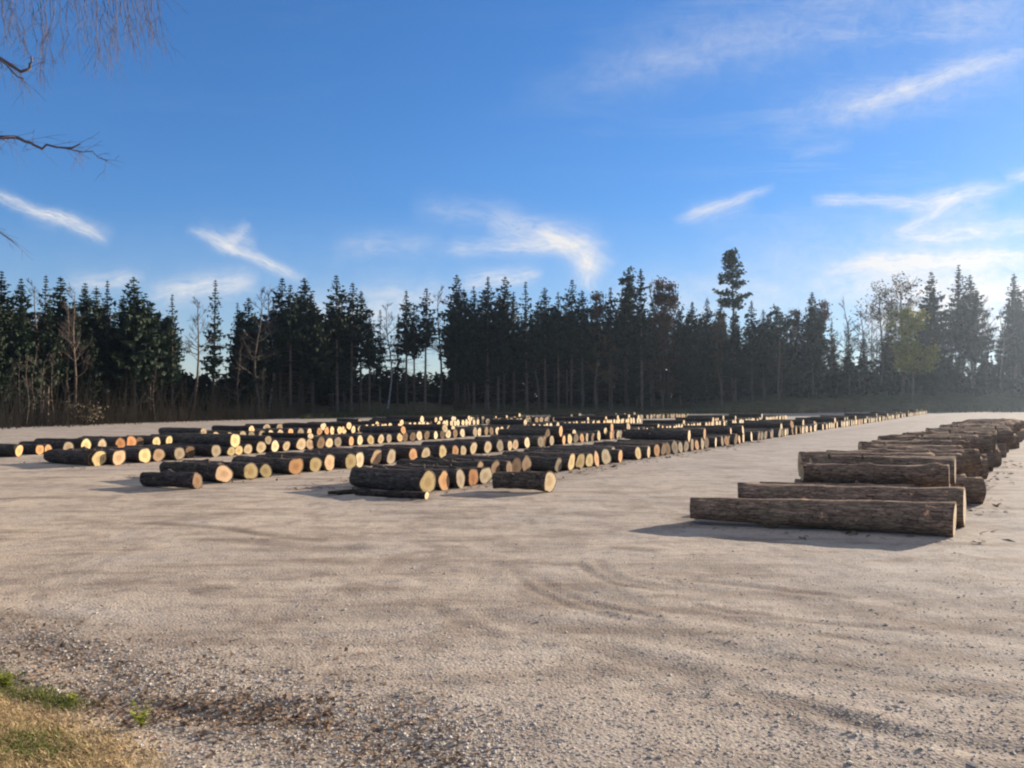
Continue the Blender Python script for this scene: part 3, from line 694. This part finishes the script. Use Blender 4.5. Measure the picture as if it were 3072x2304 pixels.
SKY = [(5, 812, 'spruce'), (55, 832, 'spruce'), (98, 850, 'bare'), (128, 822, 'thin_spruce'), (181, 828, 'spruce'), (216, 862, 'bare'), (251, 845, 'spruce'), (290, 858, 'spruce'), (323, 838, 'thin_spruce'), (368, 880, 'spruce'), (405, 828, 'spruce'), (450, 900, 'spruce'), (518, 880, 'thin_spruce'), (583, 890, 'bare'), (639, 836, 'thin_spruce'), (709, 905, 'thin_spruce'), (743, 890, 'spruce'), (781, 874, 'bare'), (806, 842, 'birch'), (839, 830, 'tall_spruce'), (872, 852, 'tall_spruce'), (906, 830, 'spruce'), (937, 880, 'spruce'), (1012, 822, 'tall_spruce'), (1053, 846, 'tall_spruce'), (1082, 870, 'tall_spruce'), (1140, 928, 'thin_spruce'), (1164, 890, 'birch'), (1108, 945, 'tall_spruce'), (1192, 940, 'thin_spruce'), (1219, 870, 'tall_spruce'), (1243, 925, 'tall_spruce'), (1275, 862, 'tall_spruce'), (1318, 866, 'bare'), (1366, 822, 'tall_spruce'), (1395, 862, 'spruce'), (1422, 856, 'tall_spruce'), (1463, 828, 'tall_spruce'), (1511, 828, 'tall_spruce'), (1542, 874, 'spruce'), (1581, 842, 'thin_spruce'), (1636, 860, 'tall_spruce'), (1675, 874, 'tall_spruce'), (1713, 836, 'tall_spruce'), (1747, 868, 'tall_spruce'), (1790, 880, 'rust'), (1834, 860, 'tall_spruce'), (1882, 812, 'pine'), (1926, 803, 'thin_spruce'), (1955, 850, 'bare'), (1985, 842, 'rust'), (2010, 850, 'rust'), (2077, 902, 'spruce'), (2120, 890, 'spruce'), (2164, 878, 'thin_spruce'), (2199, 756, 'lone_pine'), (2255, 900, 'thin_spruce'), (2290, 925, 'spruce'), (2337, 922, 'pine'), (2385, 930, 'rust'), (2439, 874, 'spruce'), (2470, 905, 'rust'), (2535, 900, 'bare'), (2583, 932, 'bare'), (2640, 860, 'round_bare'), (2705, 840, 'round_bare'), (2733, 900, 'yellow'), (2800, 812, 'spruce'), (2845, 930, 'bare'), (2882, 792, 'spruce'), (2918, 822, 'spruce'), (2960, 890, 'bare'), (3005, 930, 'bare'), (3048, 815, 'spruce'), (3090, 850, 'spruce'), (-45, 840, 'spruce')]
WORD = {'spruce': 'dark spruce', 'thin_spruce': 'slender dark spruce', 'tall_spruce': 'tall spruce with a bare lower trunk', 'pine': 'broad-topped pine', 'bare': 'leafless grey-brown tree', 'birch': 'pale-trunked birch', 'rust': 'brown-leaved autumn tree', 'round_bare': 'round-crowned bare tree'}
TSPEC = {2199: 'lone tall pine with a bare trunk, rising well above the whole treeline', 2733: 'yellow-green leaved tree in front of the dark treeline on the right', 639: 'slender pointed spruce standing in the gap of bright sky',
         583: 'greyish see-through bare tree just left of the slender spruce in the sky gap', 405: 'broad pointed spruce highest in the left part of the forest', 2882: 'tallest pointed spruce of the hazy group near the right edge', 1164: 'pale-trunked birch in the bright notch of the forest',
         323: 'spruce with a thin brownish tip left of the broad pointed spruce', 1882: 'flat-topped pine right of centre, beside a pointed spruce', 1926: 'pointed spruce just right of the flat-topped pine'}
def e_front(px): return float(np.interp(px, [0, 700, 1500, 2100, 2400, 3072], [2.5, 3, 4, 6, 13, 15]))
order = sorted(SKY)
for i, (px, py, kind) in enumerate(order):
    lab = TSPEC.get(px) or (f'{WORD[kind]}, {ordn(i)} treetop along the skyline from the left edge' if px > 0 and px < 3072 else f'{WORD[kind]} cut by the {"left" if px < 0 else "right"} edge of the photo at the forest front')
    ef = e_front(px)+rt.uniform(0, 7)
    if kind == 'yellow': ef = 9
    if kind == 'lone_pine': ef = 14
    tree(kind, px, py, ef, lab, 'trees along the forest skyline', {'lone_pine': 1.0}.get(kind, 1.0) if kind != 'spruce' else (1.15 if px < 1000 else 1.0))
skx = [q[0] for q in order if q[2] not in ('lone_pine',)]; sky_ = [q[1] for q in order if q[2] not in ('lone_pine',)]
GAPS = [(525, 705), (1070, 1345)]
def in_gap(px): return any(a < px < b for a, b in GAPS)
px = -60
while px < 3160:
    for dep in range(2):
        p = px+rt.uniform(-9, 9)
        if in_gap(p): continue
        tp = float(np.interp(p, skx, sky_))+rt.uniform(40, 140)
        right = p > 2480
        kd = rt.choice(['spruce', 'tall_spruce', 'tall_spruce', 'spruce', 'bare'] if not right else ['bare', 'bare', 'spruce', 'bare', 'thin_spruce'])
        if p < 520: kd = rt.choice(['spruce', 'spruce', 'spruce', 'tall_spruce', 'bare'])
        if 1950 < p < 2480: kd = rt.choice(['spruce', 'spruce', 'pine', 'rust', 'bare']); tp = max(tp, 925)
        part = 'left' if p < 1000 else ('middle' if p < 2050 else 'right')
        w = {'spruce': 'dark spruce', 'tall_spruce': 'bare-trunked spruce', 'bare': 'leafless tree', 'rust': 'brown-leaved tree', 'thin_spruce': 'slender spruce', 'pine': 'dark pine'}[kd]
        tree(kd, p, tp, e_front(p)+rt.uniform(1.5, 9)+dep*rt.uniform(7, 14), f'{w} crowded among others inside the {part} part of the shaded forest', f'{w} crowd in the {part} part of the forest')
    px += 42
# pale young trees at the forest foot on the left
for i in range(10):
    p = rt.uniform(10, 560) if i < 7 else rt.uniform(700, 900)
    tree('sapling', p, rt.uniform(1000, 1120), rt.uniform(-.5, 2.0), 'thin bare sapling at the sunlit foot of the left forest', 'saplings at the forest foot')

# deep wood: the mass of stems and low conifers that closes the view between the trunks
mb = MB(); rw = random.Random(9)
for i in range(1500):
    p = rw.uniform(-150, 3250); e = rw.uniform(14, 48); y = float(edge(p))+e; x = (p-1536)/K*y; z = float(terrain(x, y))
    gap = 520 < p < 710 or 1060 < p < 1350
    tp = rw.uniform(1118, 1185) if gap else rw.uniform(930, 1120)
    if p > 2450: tp = rw.uniform(1065, 1170)
    ht = max(1.5, at_y(p, tp, y).z-z)
    w = rw.uniform(1.0, 2.2)
    mb.tube([Vector((x, y, z-.2)), Vector((x+rw.gauss(0, .15), y, z+ht))], [.12, .03], 4)
    for k in range(int(16+ht*4.5)):
        q = rw.random(); c = Vector((x+rw.gauss(0, w*.55*(1.15-q)), y+rw.gauss(0, w*.55*(1.15-q)), z+ht*q))
        v1 = Vector((rw.gauss(0, 1), rw.gauss(0, 1), rw.gauss(0, .5))).normalized()*rw.uniform(.3, .75)
        v2 = v1.cross(Vector((rw.gauss(0, 1), rw.gauss(0, 1), rw.gauss(0, 1)))).normalized()*rw.uniform(.2, .5)
        mb.poly(c-v1, c+v2-Vector((0, 0, .2)), c+v1, c-v2)
tag(link('deep_wood', mb.mesh('deep_wood', M_WOOD)), 'dark mass of young conifers deep inside the forest', 'woodland', None, 'stuff')

# dry brush and tall grass along the forest foot
mb = MB()
for i in range(9000):
    p = rw.uniform(-100, 3150); left = p < 900
    if not left and rw.random() < .35: continue
    e = rw.gauss(1.0 if p < 2300 else 5, 2.2 if p < 2300 else 5); y = float(edge(p))+e; x = (p-1536)/K*y; z = float(terrain(x, y))
    ht = abs(rw.gauss(0, 1.3 if left else .55))+.25
    if left and rw.random() < .12: ht += rw.uniform(1, 4)
    b = Vector((x, y, z-.05)); tip = b+Vector((rw.gauss(0, .22*ht), rw.gauss(0, .2*ht), ht)); w = Vector((.018+.02*rw.random(), 0, 0))
    md = b.lerp(tip, .55)+Vector((rw.gauss(0, .05), 0, 0))
    mb.poly(b-w, b+w, md+w*.8, md-w*.8); mb.poly(md-w*.8, md+w*.8, tip)
tag(link('dry_brush', mb.mesh('dry_brush', M_BRUSH)), 'dry brush and tall brown grass along the forest foot', 'brush', None, 'stuff')
mb = MB()
for i in range(2600):
    p = rw.uniform(900, 2450); e = rw.gauss(-3.0, 1.6); y = float(edge(p))+min(e, .5); x = (p-1536)/K*y; b = Vector((x, y, 0))
    ht = rw.uniform(.2, .75); tip = b+Vector((rw.gauss(0, .2), rw.gauss(0, .2), ht)); w = Vector((.035+.05*rw.random(), 0, 0))
    md = b.lerp(tip, .5); mb.poly(b-w*.5, b+w*.5, md+w, md-w); mb.poly(md-w, md+w, tip)
tag(link('edge_weeds', mb.mesh('edge_weeds', M_EDGE)), 'low olive weeds along the far edge of the yard', 'weeds', None, 'stuff')
# one orange-brown shrub in front of the dark centre, one bush of dry twigs at the left
def shrub(px, y, h, w, mat, label, n):
    mb = MB(); x = (px-1536)/K*y; r = random.Random(int(px)); st = MB()
    tips = []
    for _ in range(16):
        d = Vector((r.gauss(0, .45), r.gauss(0, .45), 1)).normalized(); p1 = d*h*r.uniform(.6, 1.05); p1.x *= w; st.tube([Vector(), p1*.5+Vector((r.gauss(0, .05), 0, .05)), p1], [.03, .02, .008], 3); tips += [p1, p1*.75, p1*.5]
    for _ in range(n):
        c = r.choice(tips)+Vector((r.gauss(0, .25*w), r.gauss(0, .25), r.gauss(0, .25)))
        v1 = Vector((r.gauss(0, 1), r.gauss(0, 1), r.gauss(0, .8))).normalized()*r.uniform(.08, .17); v2 = v1.cross(Vector((r.gauss(0, 1), r.gauss(0, 1), r.gauss(0, 1)))).normalized()*r.uniform(.05, .1)
        mb.poly(c-v1, c+v2, c+v1, c-v2)
    root = tag(link('shrub', None, None, (x, y, float(terrain(x, y)))), label, 'shrub')
    link('stems', st.mesh('stems', M_TWIG), root); link('leaves', mb.mesh('leaves', mat), root)
shrub(1382, float(edge(1382))+.5, 2.9, 1.0, M_RUST, 'orange-brown shrub before the dark middle of the forest', 420)
shrub(255, float(edge(255))-3, 1.9, 1.3, M_BRUSH, 'light brown dry bush at the forest foot on the left', 300)

# ---------------------------------------------------------------- gravel, litter, verge plants
def stones():
    mb = MB(); r = random.Random(3); n = 0
    while n < 15000:
        q = r.random()
        if q < .5: px, py = r.uniform(-100, 3200), r.triangular(1500, 2400, 2250)
        else:
            t = r.random(); px = -100+1600*t+r.gauss(0, 160); py = 1880+330*t+abs(r.gauss(0, 120))-40
        p = at(px, py); sv = gsd(p.x, p.y)
        if sv > .12 and r.random() < .9: n += 1; continue
        s = r.uniform(.005, .013)*(1.0 if r.random() < .95 else 1.9)
        c = Vector((p.x, p.y, gz(p.x, p.y)+s*.25)); a = r.uniform(0, 6.28); ca, sa = math.cos(a), math.sin(a)
        e = [s*r.uniform(.7, 1.4), s*r.uniform(.6, 1.1), s*r.uniform(.3, .55)]
        b = len(mb.v)
        for (u, v, w) in ((1, 0, 0), (0, 1, 0), (-1, 0, 0), (0, -1, 0), (.2, .1, 1), (-.1, 0, -1)):
            u += r.gauss(0, .2); v += r.gauss(0, .2)
            mb.v.append(c+Vector(((u*ca-v*sa)*e[0], (u*sa+v*ca)*e[1], w*e[2])))
        for i in range(4):
            mb.f.append((b+i, b+(i+1) % 4, b+4)); mb.f.append((b+(i+1) % 4, b+i, b+5)); mb.mi += [0, 0]
        n += 1
    return mb.mesh('gravel', M_STONE)
tag(link('gravel', stones()), 'loose pale gravel stones over the yard', 'gravel', None, 'stuff')
def scatter_quads(n, sampler, smin, smax, lift, mat, name, asp=.6, flat=.35):
    mb = MB(); r = random.Random(len(name))
    for _ in range(n):
        x, y = sampler(r); s = r.uniform(smin, smax); a = r.uniform(0, 6.28)
        u = Vector((math.cos(a), math.sin(a), r.gauss(0, flat)))*s; v = Vector((-math.sin(a), math.cos(a), r.gauss(0, flat)))*s*asp*r.uniform(.6, 1.2)
        c = Vector((x, y, gz(x, y)+lift*r.uniform(.3, 1.6)))
        mb.poly(c-u, c+v+Vector((0, 0, s*.2)), c+u, c-v)
    return mb.mesh(name, mat)
def leaf_band(r):
    while True:
        t = r.random(); px = -60+1450*t**1.15+r.gauss(0, 70); py = 1860+310*t+r.gauss(0, 85)+70
        if r.random() < .25: px, py = r.uniform(250, 1000), r.uniform(2090, 2180)
        p = at(px, py)
        if p.y > 3.6: return p.x, p.y
tag(link('fallen_leaves', scatter_quads(3000, leaf_band, .008, .028, .012, M_LEAF, 'fallen_leaves')), 'reddish brown fallen leaves along the verge', 'leaves', None, 'stuff')
def chip_where(r):
    if r.random() < .2:
        q = r.choice(RP[:26]); a = r.uniform(-.1, 1.05)*q['L']; return q['pos'].x-a*math.cos(q['ang'])+r.gauss(0, .25), q['pos'].y-a*math.sin(q['ang'])-.3-abs(r.gauss(0, .3))
    k = r.choice('ABCDA'); R = ROWS[k]; s = r.uniform(-1.5, 26)**1 if k == 'A' else r.uniform(-1, 40)
    o = r.choice((r.gauss(.25, .35), r.gauss(-3.2, .5))); p = R.p0+R.r*s+R.l*o; return p.x, p.y
tag(link('bark_chips', scatter_quads(3200, chip_where, .025, .11, .02, M_CHIP, 'bark_chips', .4, .2)), 'torn bark and wood chips beside the log rows', 'bark litter', None, 'stuff')
def blades(n, where, hmin, hmax, lean, w, mat, name):
    mb = MB(); r = random.Random(17+n)
    for _ in range(n):
        q = where(r)
        if q is None: continue
        x, y = q; h = r.uniform(hmin, hmax); a = r.uniform(0, 6.28); b = Vector((x, y, gz(x, y)-.003))
        d = Vector((math.cos(a), math.sin(a), 0)); sdv = Vector((-d.y, d.x, 0))*w*r.uniform(.6, 1.3); ln = lean*r.uniform(.4, 1.3)
        m = b+d*h*ln*.45+Vector((0, 0, h*.6)); t = b+d*h*ln+Vector((0, 0, h*max(.15, 1-ln*.45)))
        mb.poly(b-sdv, b+sdv, m+sdv*.7, m-sdv*.7); mb.poly(m-sdv*.7, m+sdv*.7, t)
    return mb.mesh(name, mat)
def verge_pt(r):
    px, py = r.uniform(-300, 640), r.uniform(2000, 2420); p = at(px, py)
    return (p.x, p.y) if gsd(p.x, p.y) > abs(r.gauss(.0, .28))-.06 else None
tag(link('dry_grass', blades(17000, verge_pt, .02, .07, 1.5, .0035, M_STRAW, 'dry_grass')), 'short tan dry grass on the verge', 'dry grass', None, 'stuff')
def green_pt(r):
    c, sx, sy = r.choice([((70, 2275), 75, 32), ((120, 2250), 60, 26), ((60, 2290), 90, 30), ((190, 2112), 38, 14), ((110, 2090), 50, 12), ((14, 2060), 28, 22)])
    p = at(r.gauss(c[0], sx), r.gauss(c[1], sy)); return (p.x, p.y)
tag(link('green_grass', blades(2300, green_pt, .02, .075, 1.1, .0035, M_GREEN, 'green_grass')), 'low green grass patches on the verge', 'grass', None, 'stuff')
def weed(px, py, h, n, label):
    p = at(px, py); r = random.Random(int(px)); st, lf = MB(), MB()
    for _ in range(n):
        a = r.uniform(0, 6.28); ln = r.uniform(.15, .75); hh = h*r.uniform(.5, 1.1)
        tip = Vector((math.cos(a)*hh*ln, math.sin(a)*hh*ln, hh)); st.tube([Vector(), tip*.55+Vector((0, 0, .01)), tip], [.003, .0022, .0012], 4)
        for _ in range(6):
            q = r.uniform(.35, 1.05); c = tip*q; b = r.uniform(0, 6.28); L = r.uniform(.016, .036)
            d = Vector((math.cos(b), math.sin(b), r.uniform(-.3, .6))); s = Vector((-d.y, d.x, 0))*L*.36
            lf.poly(c, c+d*L*.5+s, c+d*L, c+d*L*.5-s)
    root = tag(link('weed', None, None, (p.x, p.y, gz(p.x, p.y))), label, 'plant')
    link('stems', st.mesh('stems', M_GREEN), root); link('leaves', lf.mesh('leaves', M_WEED), root)
weed(425, 2180, .15, 22, 'yellow-green leafy weed among brown leaves at the verge tip')
weed(12, 2075, .12, 18, 'yellow-green leafy weed cut by the left edge of the photo')
weed(215, 2105, .07, 16, 'low green leafy weed between the two taller ones on the verge')

# ---------------------------------------------------------------- birch whose twigs hang in at the upper left
def near_birch():
    r = random.Random(12); tr, br, tw = MB(), MB(), MB()
    base = Vector((-10.2, 8.6, 0)); base.z = gz(base.x, base.y)
    tp = [Vector((.25*math.sin(i*.5), .2*math.sin(i*.7), 1.45*i)) for i in range(10)]
    tr.tube(tp, [.19*(1-i/11)+.02 for i in range(10)], 10)
    def P(px, py, y): return at_y(px, py, y)-base
    def limb(pts, r0, r1, dest, sides=5):
        q = [pts[0]]
        for a, b in zip(pts[:-1], pts[1:]):
            for k in range(1, 4):
                q.append(a.lerp(b, k/3)+(Vector((r.gauss(0, .012), r.gauss(0, .02), r.gauss(0, .012))) if k < 3 else Vector()))
        n = len(q)-1; dest.tube(q, [r0+(r1-r0)*i/n for i in range(n+1)], sides); return q
    def twigs(q, n, L, down=.9, sp=.5, rr_=.0030):
        for _ in range(n):
            f = r.uniform(.1, 1)*(len(q)-1); i = min(len(q)-2, int(f)); c = q[i].lerp(q[i+1], f-i); d = (q[i+1]-q[i]).normalized()
            e = c; pts = [c]; dd = (d*.6+Vector((r.gauss(0, sp), r.gauss(0, sp), r.gauss(-down*.5, .35)))).normalized()
            m = 4; l = L*r.uniform(.4, 1.2)
            for k in range(m):
                dd = (dd+Vector((r.gauss(0, .12), r.gauss(0, .12), -down*.22))).normalized(); e = e+dd*l/m; pts.append(e)
            tw.tube(pts, [rr_*(1-.6*k/m) for k in range(m+1)], 3)
            if r.random() < .7:
                c2 = pts[2]; d2 = (dd+Vector((r.gauss(0, .6), r.gauss(0, .5), r.gauss(-.2, .3)))).normalized()
                tw.tube([c2, c2+d2*l*.25, c2+d2*l*.45+Vector((0, 0, -.02))], [rr_*.7, rr_*.55, rr_*.35], 3)
    def tz(z): i = min(8, int(z/1.45)); return tp[i].lerp(tp[i+1], z/1.45-i)
    arms = [([tz(4.2), P(-260, 120, 8.3), P(-90, 150, 8.2), P(0, 175, 8.1), P(62, 215, 8.0), P(90, 190, 8.0), P(95, 170, 8.0)], .035, .010),
            ([P(-40, 160, 8.1), P(20, 195, 8.0), P(70, 236, 7.9)], .014, .006),
            ([tz(3.6), P(-250, 370, 8.4), P(-60, 405, 8.3), P(0, 412, 8.2), P(60, 416, 8.2), P(100, 434, 8.1), P(170, 442, 8.1), P(240, 432, 8.0)], .034, .008),
            ([P(180, 443, 8.1), P(250, 456, 8.0), P(320, 482, 7.9)], .008, .003),
            ([tz(6.6), P(-300, -420, 8.3), P(0, -300, 8.1), P(220, -200, 8.0), P(420, -90, 7.9), P(470, -10, 7.8)], .045, .008),
            ([tz(5.6), P(-250, -190, 8.6), P(0, -120, 8.5), P(150, -70, 8.4), P(330, -60, 8.4)], .035, .008),
            ([tz(3.0), P(-300, 640, 8.5), P(-80, 660, 8.4), P(-10, 690, 8.4), P(50, 735, 8.3)], .024, .004)]
    Q = [limb(*a, br) for a in arms]
    twigs(Q[0], 26, .55, .5, .5); twigs(Q[1], 12, .4, .6, .4); twigs(Q[2], 30, .45, .35, .45); twigs(Q[3], 12, .28, .3, .4); twigs(Q[6], 14, .35, .2, .5)
    for q, n in ((Q[4], 26), (Q[5], 28)): twigs(q, n, .5, .8, .6)
    # long hanging strands
    for x0, x1, yb in [(95, 102, 190), (110, 135, 250), (70, 88, 175), (150, 160, 210), (160, 120, 235), (275, 300, 160), (290, 318, 150), (325, 335, 230), (345, 352, 130), (370, 410, 185), (395, 422, 170), (455, 485, 150), (470, 500, 165), (235, 255, 120), (35, 25, 90), (205, 190, 140), (430, 450, 110), (310, 300, 165), (20, 40, 60), (50, 62, 130), (120, 128, 170), (180, 196, 190), (225, 240, 170), (255, 270, 140), (340, 362, 200), (385, 400, 140), (405, 440, 150), (290, 285, 200), (140, 120, 200), (8, 14, 150), (360, 345, 120), (440, 462, 120)]:
        y = r.uniform(7.8, 8.6); q = limb([P(x0-r.uniform(5, 40), -r.uniform(60, 130), y), P(x0, 0, y), P((x0+x1)/2+r.uniform(-6, 6), yb*.5, y), P(x1, yb, y)], .0042, .002, tw, 4)
        twigs(q, 12, .30, .9, .4, .0022)
    for _ in range(26):
        y = r.uniform(7.9, 8.6); a, b = r.uniform(0, 470), r.uniform(-60, 40); limb([P(a-20, b-80, y), P(a, b, y), P(a+r.uniform(-15, 30), b+r.uniform(60, 150), y)], .004, .002, tw, 3)
    root = tag(link('birch_tree', None, None, base), 'bare birch whose thin hanging twigs reach into the upper left corner', 'tree')
    link('trunk', tr.mesh('trunk', M_BIRCH, True), root)
    b0 = len(br.v); br.v += tw.v; br.f += [tuple(i+b0 for i in f) for f in tw.f]; br.mi += tw.mi
    link('crown', br.mesh('crown', M_TWIGN, True), root)
near_birch()

# ---------------------------------------------------------------- haze
def haze():
    mb = MB(); a, z0, z1 = 720, -1.6, 34
    v = [Vector((x, y, z)) for z in (z0, z1) for x, y in ((-a, -100), (a, -100), (a, a), (-a, a))]
    mb.v = v; mb.f = [(3, 2, 1, 0), (4, 5, 6, 7), (0, 1, 5, 4), (1, 2, 6, 5), (2, 3, 7, 6), (3, 0, 4, 7)]; mb.mi = [0]*6
    m = bpy.data.materials.new('haze'); m.use_nodes = True; t = NT(m.node_tree)
    t.n.remove(t.n['Principled BSDF'])
    vol = t.add('ShaderNodeVolumePrincipled', ins={'Color': (.66, .80, 1.0, 1), 'Density': HAZE_D, 'Anisotropy': HAZE_G})
    t.l.new(vol.outputs[0], t.n['Material Output'].inputs['Volume'])
    o = tag(link('haze', mb.mesh('haze', m)), 'thin pale haze in the air over the yard', 'haze', None, 'stuff')
HAZE_D, HAZE_G = .00021, .74
haze()

# ---------------------------------------------------------------- sun and sky
SUN_AZ, SUN_EL = math.radians(53), math.radians(15)
sd_dir = Vector((math.sin(SUN_AZ)*math.cos(SUN_EL), math.cos(SUN_AZ)*math.cos(SUN_EL), math.sin(SUN_EL)))
sl = bpy.data.lights.new('sun', 'SUN'); sl.energy = 4.6; sl.angle = math.radians(.5); sl.color = (1.0, .88, .72)
so = bpy.data.objects.new('sun', sl); COL.objects.link(so); so.rotation_euler = sd_dir.to_track_quat('Z', 'Y').to_euler(); so.location = (60, 40, 60)

w = bpy.data.worlds.new('World'); S.world = w; w.use_nodes = True; t = NT(w.node_tree)
SOFT = 9.0
bg = t.n['Background']; bg.inputs['Strength'].default_value = .05
sk = t.add('ShaderNodeTexSky', sky_type='NISHITA', sun_disc=False, sun_elevation=SUN_EL, sun_rotation=SUN_AZ, altitude=200, air_density=1.0, dust_density=.0, ozone_density=4.0)
gen = t.add('ShaderNodeTexCoord').outputs['Generated']
sep = t.add('ShaderNodeSeparateXYZ', ins={0: gen})
yy = t.math('MAXIMUM', t.math('ABSOLUTE', sep.outputs[1]), .05)
u0, v0 = t.math('DIVIDE', sep.outputs[0], yy), t.math('DIVIDE', sep.outputs[2], yy)
cuv = t.add('ShaderNodeCombineXYZ', ins={0: u0, 1: v0}).outputs[0]
def nz(scale, seed, detail=5, rough=.6):
    n = t.add('ShaderNodeTexNoise', ins={'Vector': cuv, 'Scale': scale, 'Detail': detail, 'Roughness': rough}); n.noise_dimensions = '4D'; n.inputs['W'].default_value = seed; return n.outputs['Fac']
wx = t.math('MULTIPLY', t.math('SUBTRACT', nz(9, 1.0), .5), .055); wy = t.math('MULTIPLY', t.math('SUBTRACT', nz(9, 5.0), .5), .035)
u, v = t.math('ADD', u0, wx), t.math('ADD', v0, wy)
wisp = nz(26, 9.0, 6, .65)
total = None
def streak(x0, y0, x1, y1, wid, amp, fil=.78, pw=1.5):
    """a cirrus streak between two directions of the sky (azimuth / elevation tangents)"""
    global total
    f = 1.389
    a = ((x0*f-1536)/K, (YH-y0*f)/K); b = ((x1*f-1536)/K, (YH-y1*f)/K)
    m = ((a[0]+b[0])/2, (a[1]+b[1])/2); L = math.hypot(b[0]-a[0], b[1]-a[1])/2; c, s = (b[0]-a[0])/(2*L), (b[1]-a[1])/(2*L); wd = wid*f/K
    du, dv_ = t.math('SUBTRACT', u, m[0]), t.math('SUBTRACT', v, m[1])
    al = t.math('ADD', t.math('MULTIPLY', du, c/L), t.math('MULTIPLY', dv_, s/L))
    ac = t.math('ADD', t.math('MULTIPLY', du, -s/wd), t.math('MULTIPLY', dv_, c/wd))
    ea = t.math('MAXIMUM', t.math('SUBTRACT', 1.0, t.math('POWER', t.math('ABSOLUTE', al), 3.0)), 0.0)
    ec = t.math('POWER', 2.718, t.math('MULTIPLY', t.math('MULTIPLY', ac, ac), -1.4))
    # fibres running along the streak
    fv = t.add('ShaderNodeCombineXYZ', ins={0: t.math('MULTIPLY', al, 2.2*L*14), 1: t.math('MULTIPLY', ac, 2.1), 2: x0*.37+y0*.11}).outputs[0]
    fb = t.ramp(t.noise(fv, 1.0, 8, .68, .6), [(.32, 0.0), (.66, 1.0)])
    g = t.math('MULTIPLY', t.math('MULTIPLY', ea, ec), t.math('ADD', 1-fil, t.math('MULTIPLY', fb, fil)))
    g = t.math('MULTIPLY', g, amp)
    total = g if total is None else t.math('ADD', total, g)
for q in [(-60, 400, 235, 520, 14, .8), (40, 455, 250, 512, 22, .3), (395, 490, 660, 602, 13, .85), (470, 530, 545, 480, 16, .4), (420, 500, 560, 530, 26, .4),
          (940, 535, 1330, 528, 22, .6), (1040, 480, 1300, 520, 42, .5), (1160, 490, 1330, 585, 30, .75), (1290, 540, 1270, 640, 24, .7), (880, 440, 1180, 480, 35, .28), (700, 535, 960, 525, 30, .28),
          (1455, 480, 1675, 400, 12, .65), (1480, 470, 1640, 430, 26, .3), (1750, 432, 1970, 428, 13, .75), (1900, 445, 2190, 400, 20, .85), (1930, 510, 2080, 420, 15, .6), (1960, 470, 2160, 440, 34, .4),
          (1790, 250, 2260, 85, 22, .6), (1640, 260, 2260, 140, 60, .34), (1250, 150, 2212, -40, 95, .22), (1100, 210, 1800, 40, 45, .14), (2000, 60, 2300, 0, 70, .3), (1700, 345, 1850, 300, 16, .2), (2165, 385, 2260, 360, 16, .7),
          (1760, 580, 2290, 548, 24, 1.15), (1900, 520, 2300, 480, 26, .75), (1600, 640, 2300, 600, 60, .5), (1500, 560, 2300, 520, 90, .25),
          (310, 640, 560, 600, 34, .75), (130, 610, 320, 600, 22, .5), (980, 610, 1180, 592, 20, .75), (770, 650, 1000, 640, 40, .5), (560, 700, 900, 690, 70, .5), (1300, 650, 1700, 640, 60, .4), (1850, 690, 2350, 650, 90, 1.1)]:
    streak(*q)
# thin veil towards the horizon
veil = t.math('MULTIPLY', t.ramp(v0, [(0.0, 1.0), (.26, 0.0)]), t.math('ADD', .14, t.math('MULTIPLY', wisp, .25)))
total = t.math('ADD', total, veil)
cir = t.ramp(t.noise(t.mapping(cuv, (3.2, 22, 1), (0, 0, -.36)), 1.0, 9, .68, .5), [(.50, 0.0), (.78, 1.0)])
cmask = t.math('MULTIPLY', t.ramp(u0, [(0.0, .10), (.55, 1.0)]), t.ramp(nz(2.2, 3.0, 3), [(.42, 0.0), (.62, 1.0)]))
total = t.math('ADD', total, t.math('MULTIPLY', t.math('MULTIPLY', cir, cmask), .42))
fac = t.math('MINIMUM', t.math('MULTIPLY', total, t.math('ADD', .72, t.math('MULTIPLY', wisp, .55))), 1.0)
skyc = t.add('ShaderNodeHueSaturation', ins={'Hue': .502, 'Saturation': 1.14, 'Value': 1.24, 'Color': sk.outputs[0]}).outputs[0]
skyc = t.mix(1.0, skyc, (1.0, 1.0, 1.10), 'MULTIPLY')
bw = t.add('ShaderNodeRGBToBW', ins={0: skyc}).outputs[0]
soft = t.math('DIVIDE', 1.22, t.math('ADD', 1.0, t.math('DIVIDE', bw, SOFT)))
skyc = t.add('ShaderNodeVectorMath', operation='SCALE', ins={0: skyc, 'Scale': soft}).outputs[0]
CLOUD = 6.6
hor = t.math('SQRT', t.math('ADD', t.math('MULTIPLY', sep.outputs[0], sep.outputs[0]), t.math('MULTIPLY', sep.outputs[1], sep.outputs[1])))
over = t.ramp(t.math('DIVIDE', sep.outputs[2], t.math('MAXIMUM', hor, .02)), [(.66, 0.0), (1.0, 1.0)])  # unseen bright cloud veil overhead, added to lighten and neutralise the shadows
over = t.math('MULTIPLY', over, t.math('ADD', .35, t.math('MULTIPLY', t.noise(t.mapping(gen, (3, 9, 3)), 1.5, 6, .65), .6)))
fac = t.math('MINIMUM', t.math('ADD', fac, over), 1.0)
cl = t.mix(fac, skyc, (CLOUD*1.0, CLOUD*.99, CLOUD*.99))
t.l.new(cl, bg.inputs['Color'])

# ---------------------------------------------------------------- render settings
S.view_settings.view_transform = 'Standard'; S.view_settings.look = 'None'; S.view_settings.gamma = 1.0; S.view_settings.use_curve_mapping = False
S.view_settings.exposure = 1.38
S.render.engine = 'CYCLES'
S.cycles.use_denoising = True
S.cycles.max_bounces = 4; S.cycles.diffuse_bounces = 2; S.cycles.volume_bounces = 0; S.cycles.transparent_max_bounces = 4
S.cycles.filter_width = 2.2
S.cycles.sample_clamp_indirect = 6
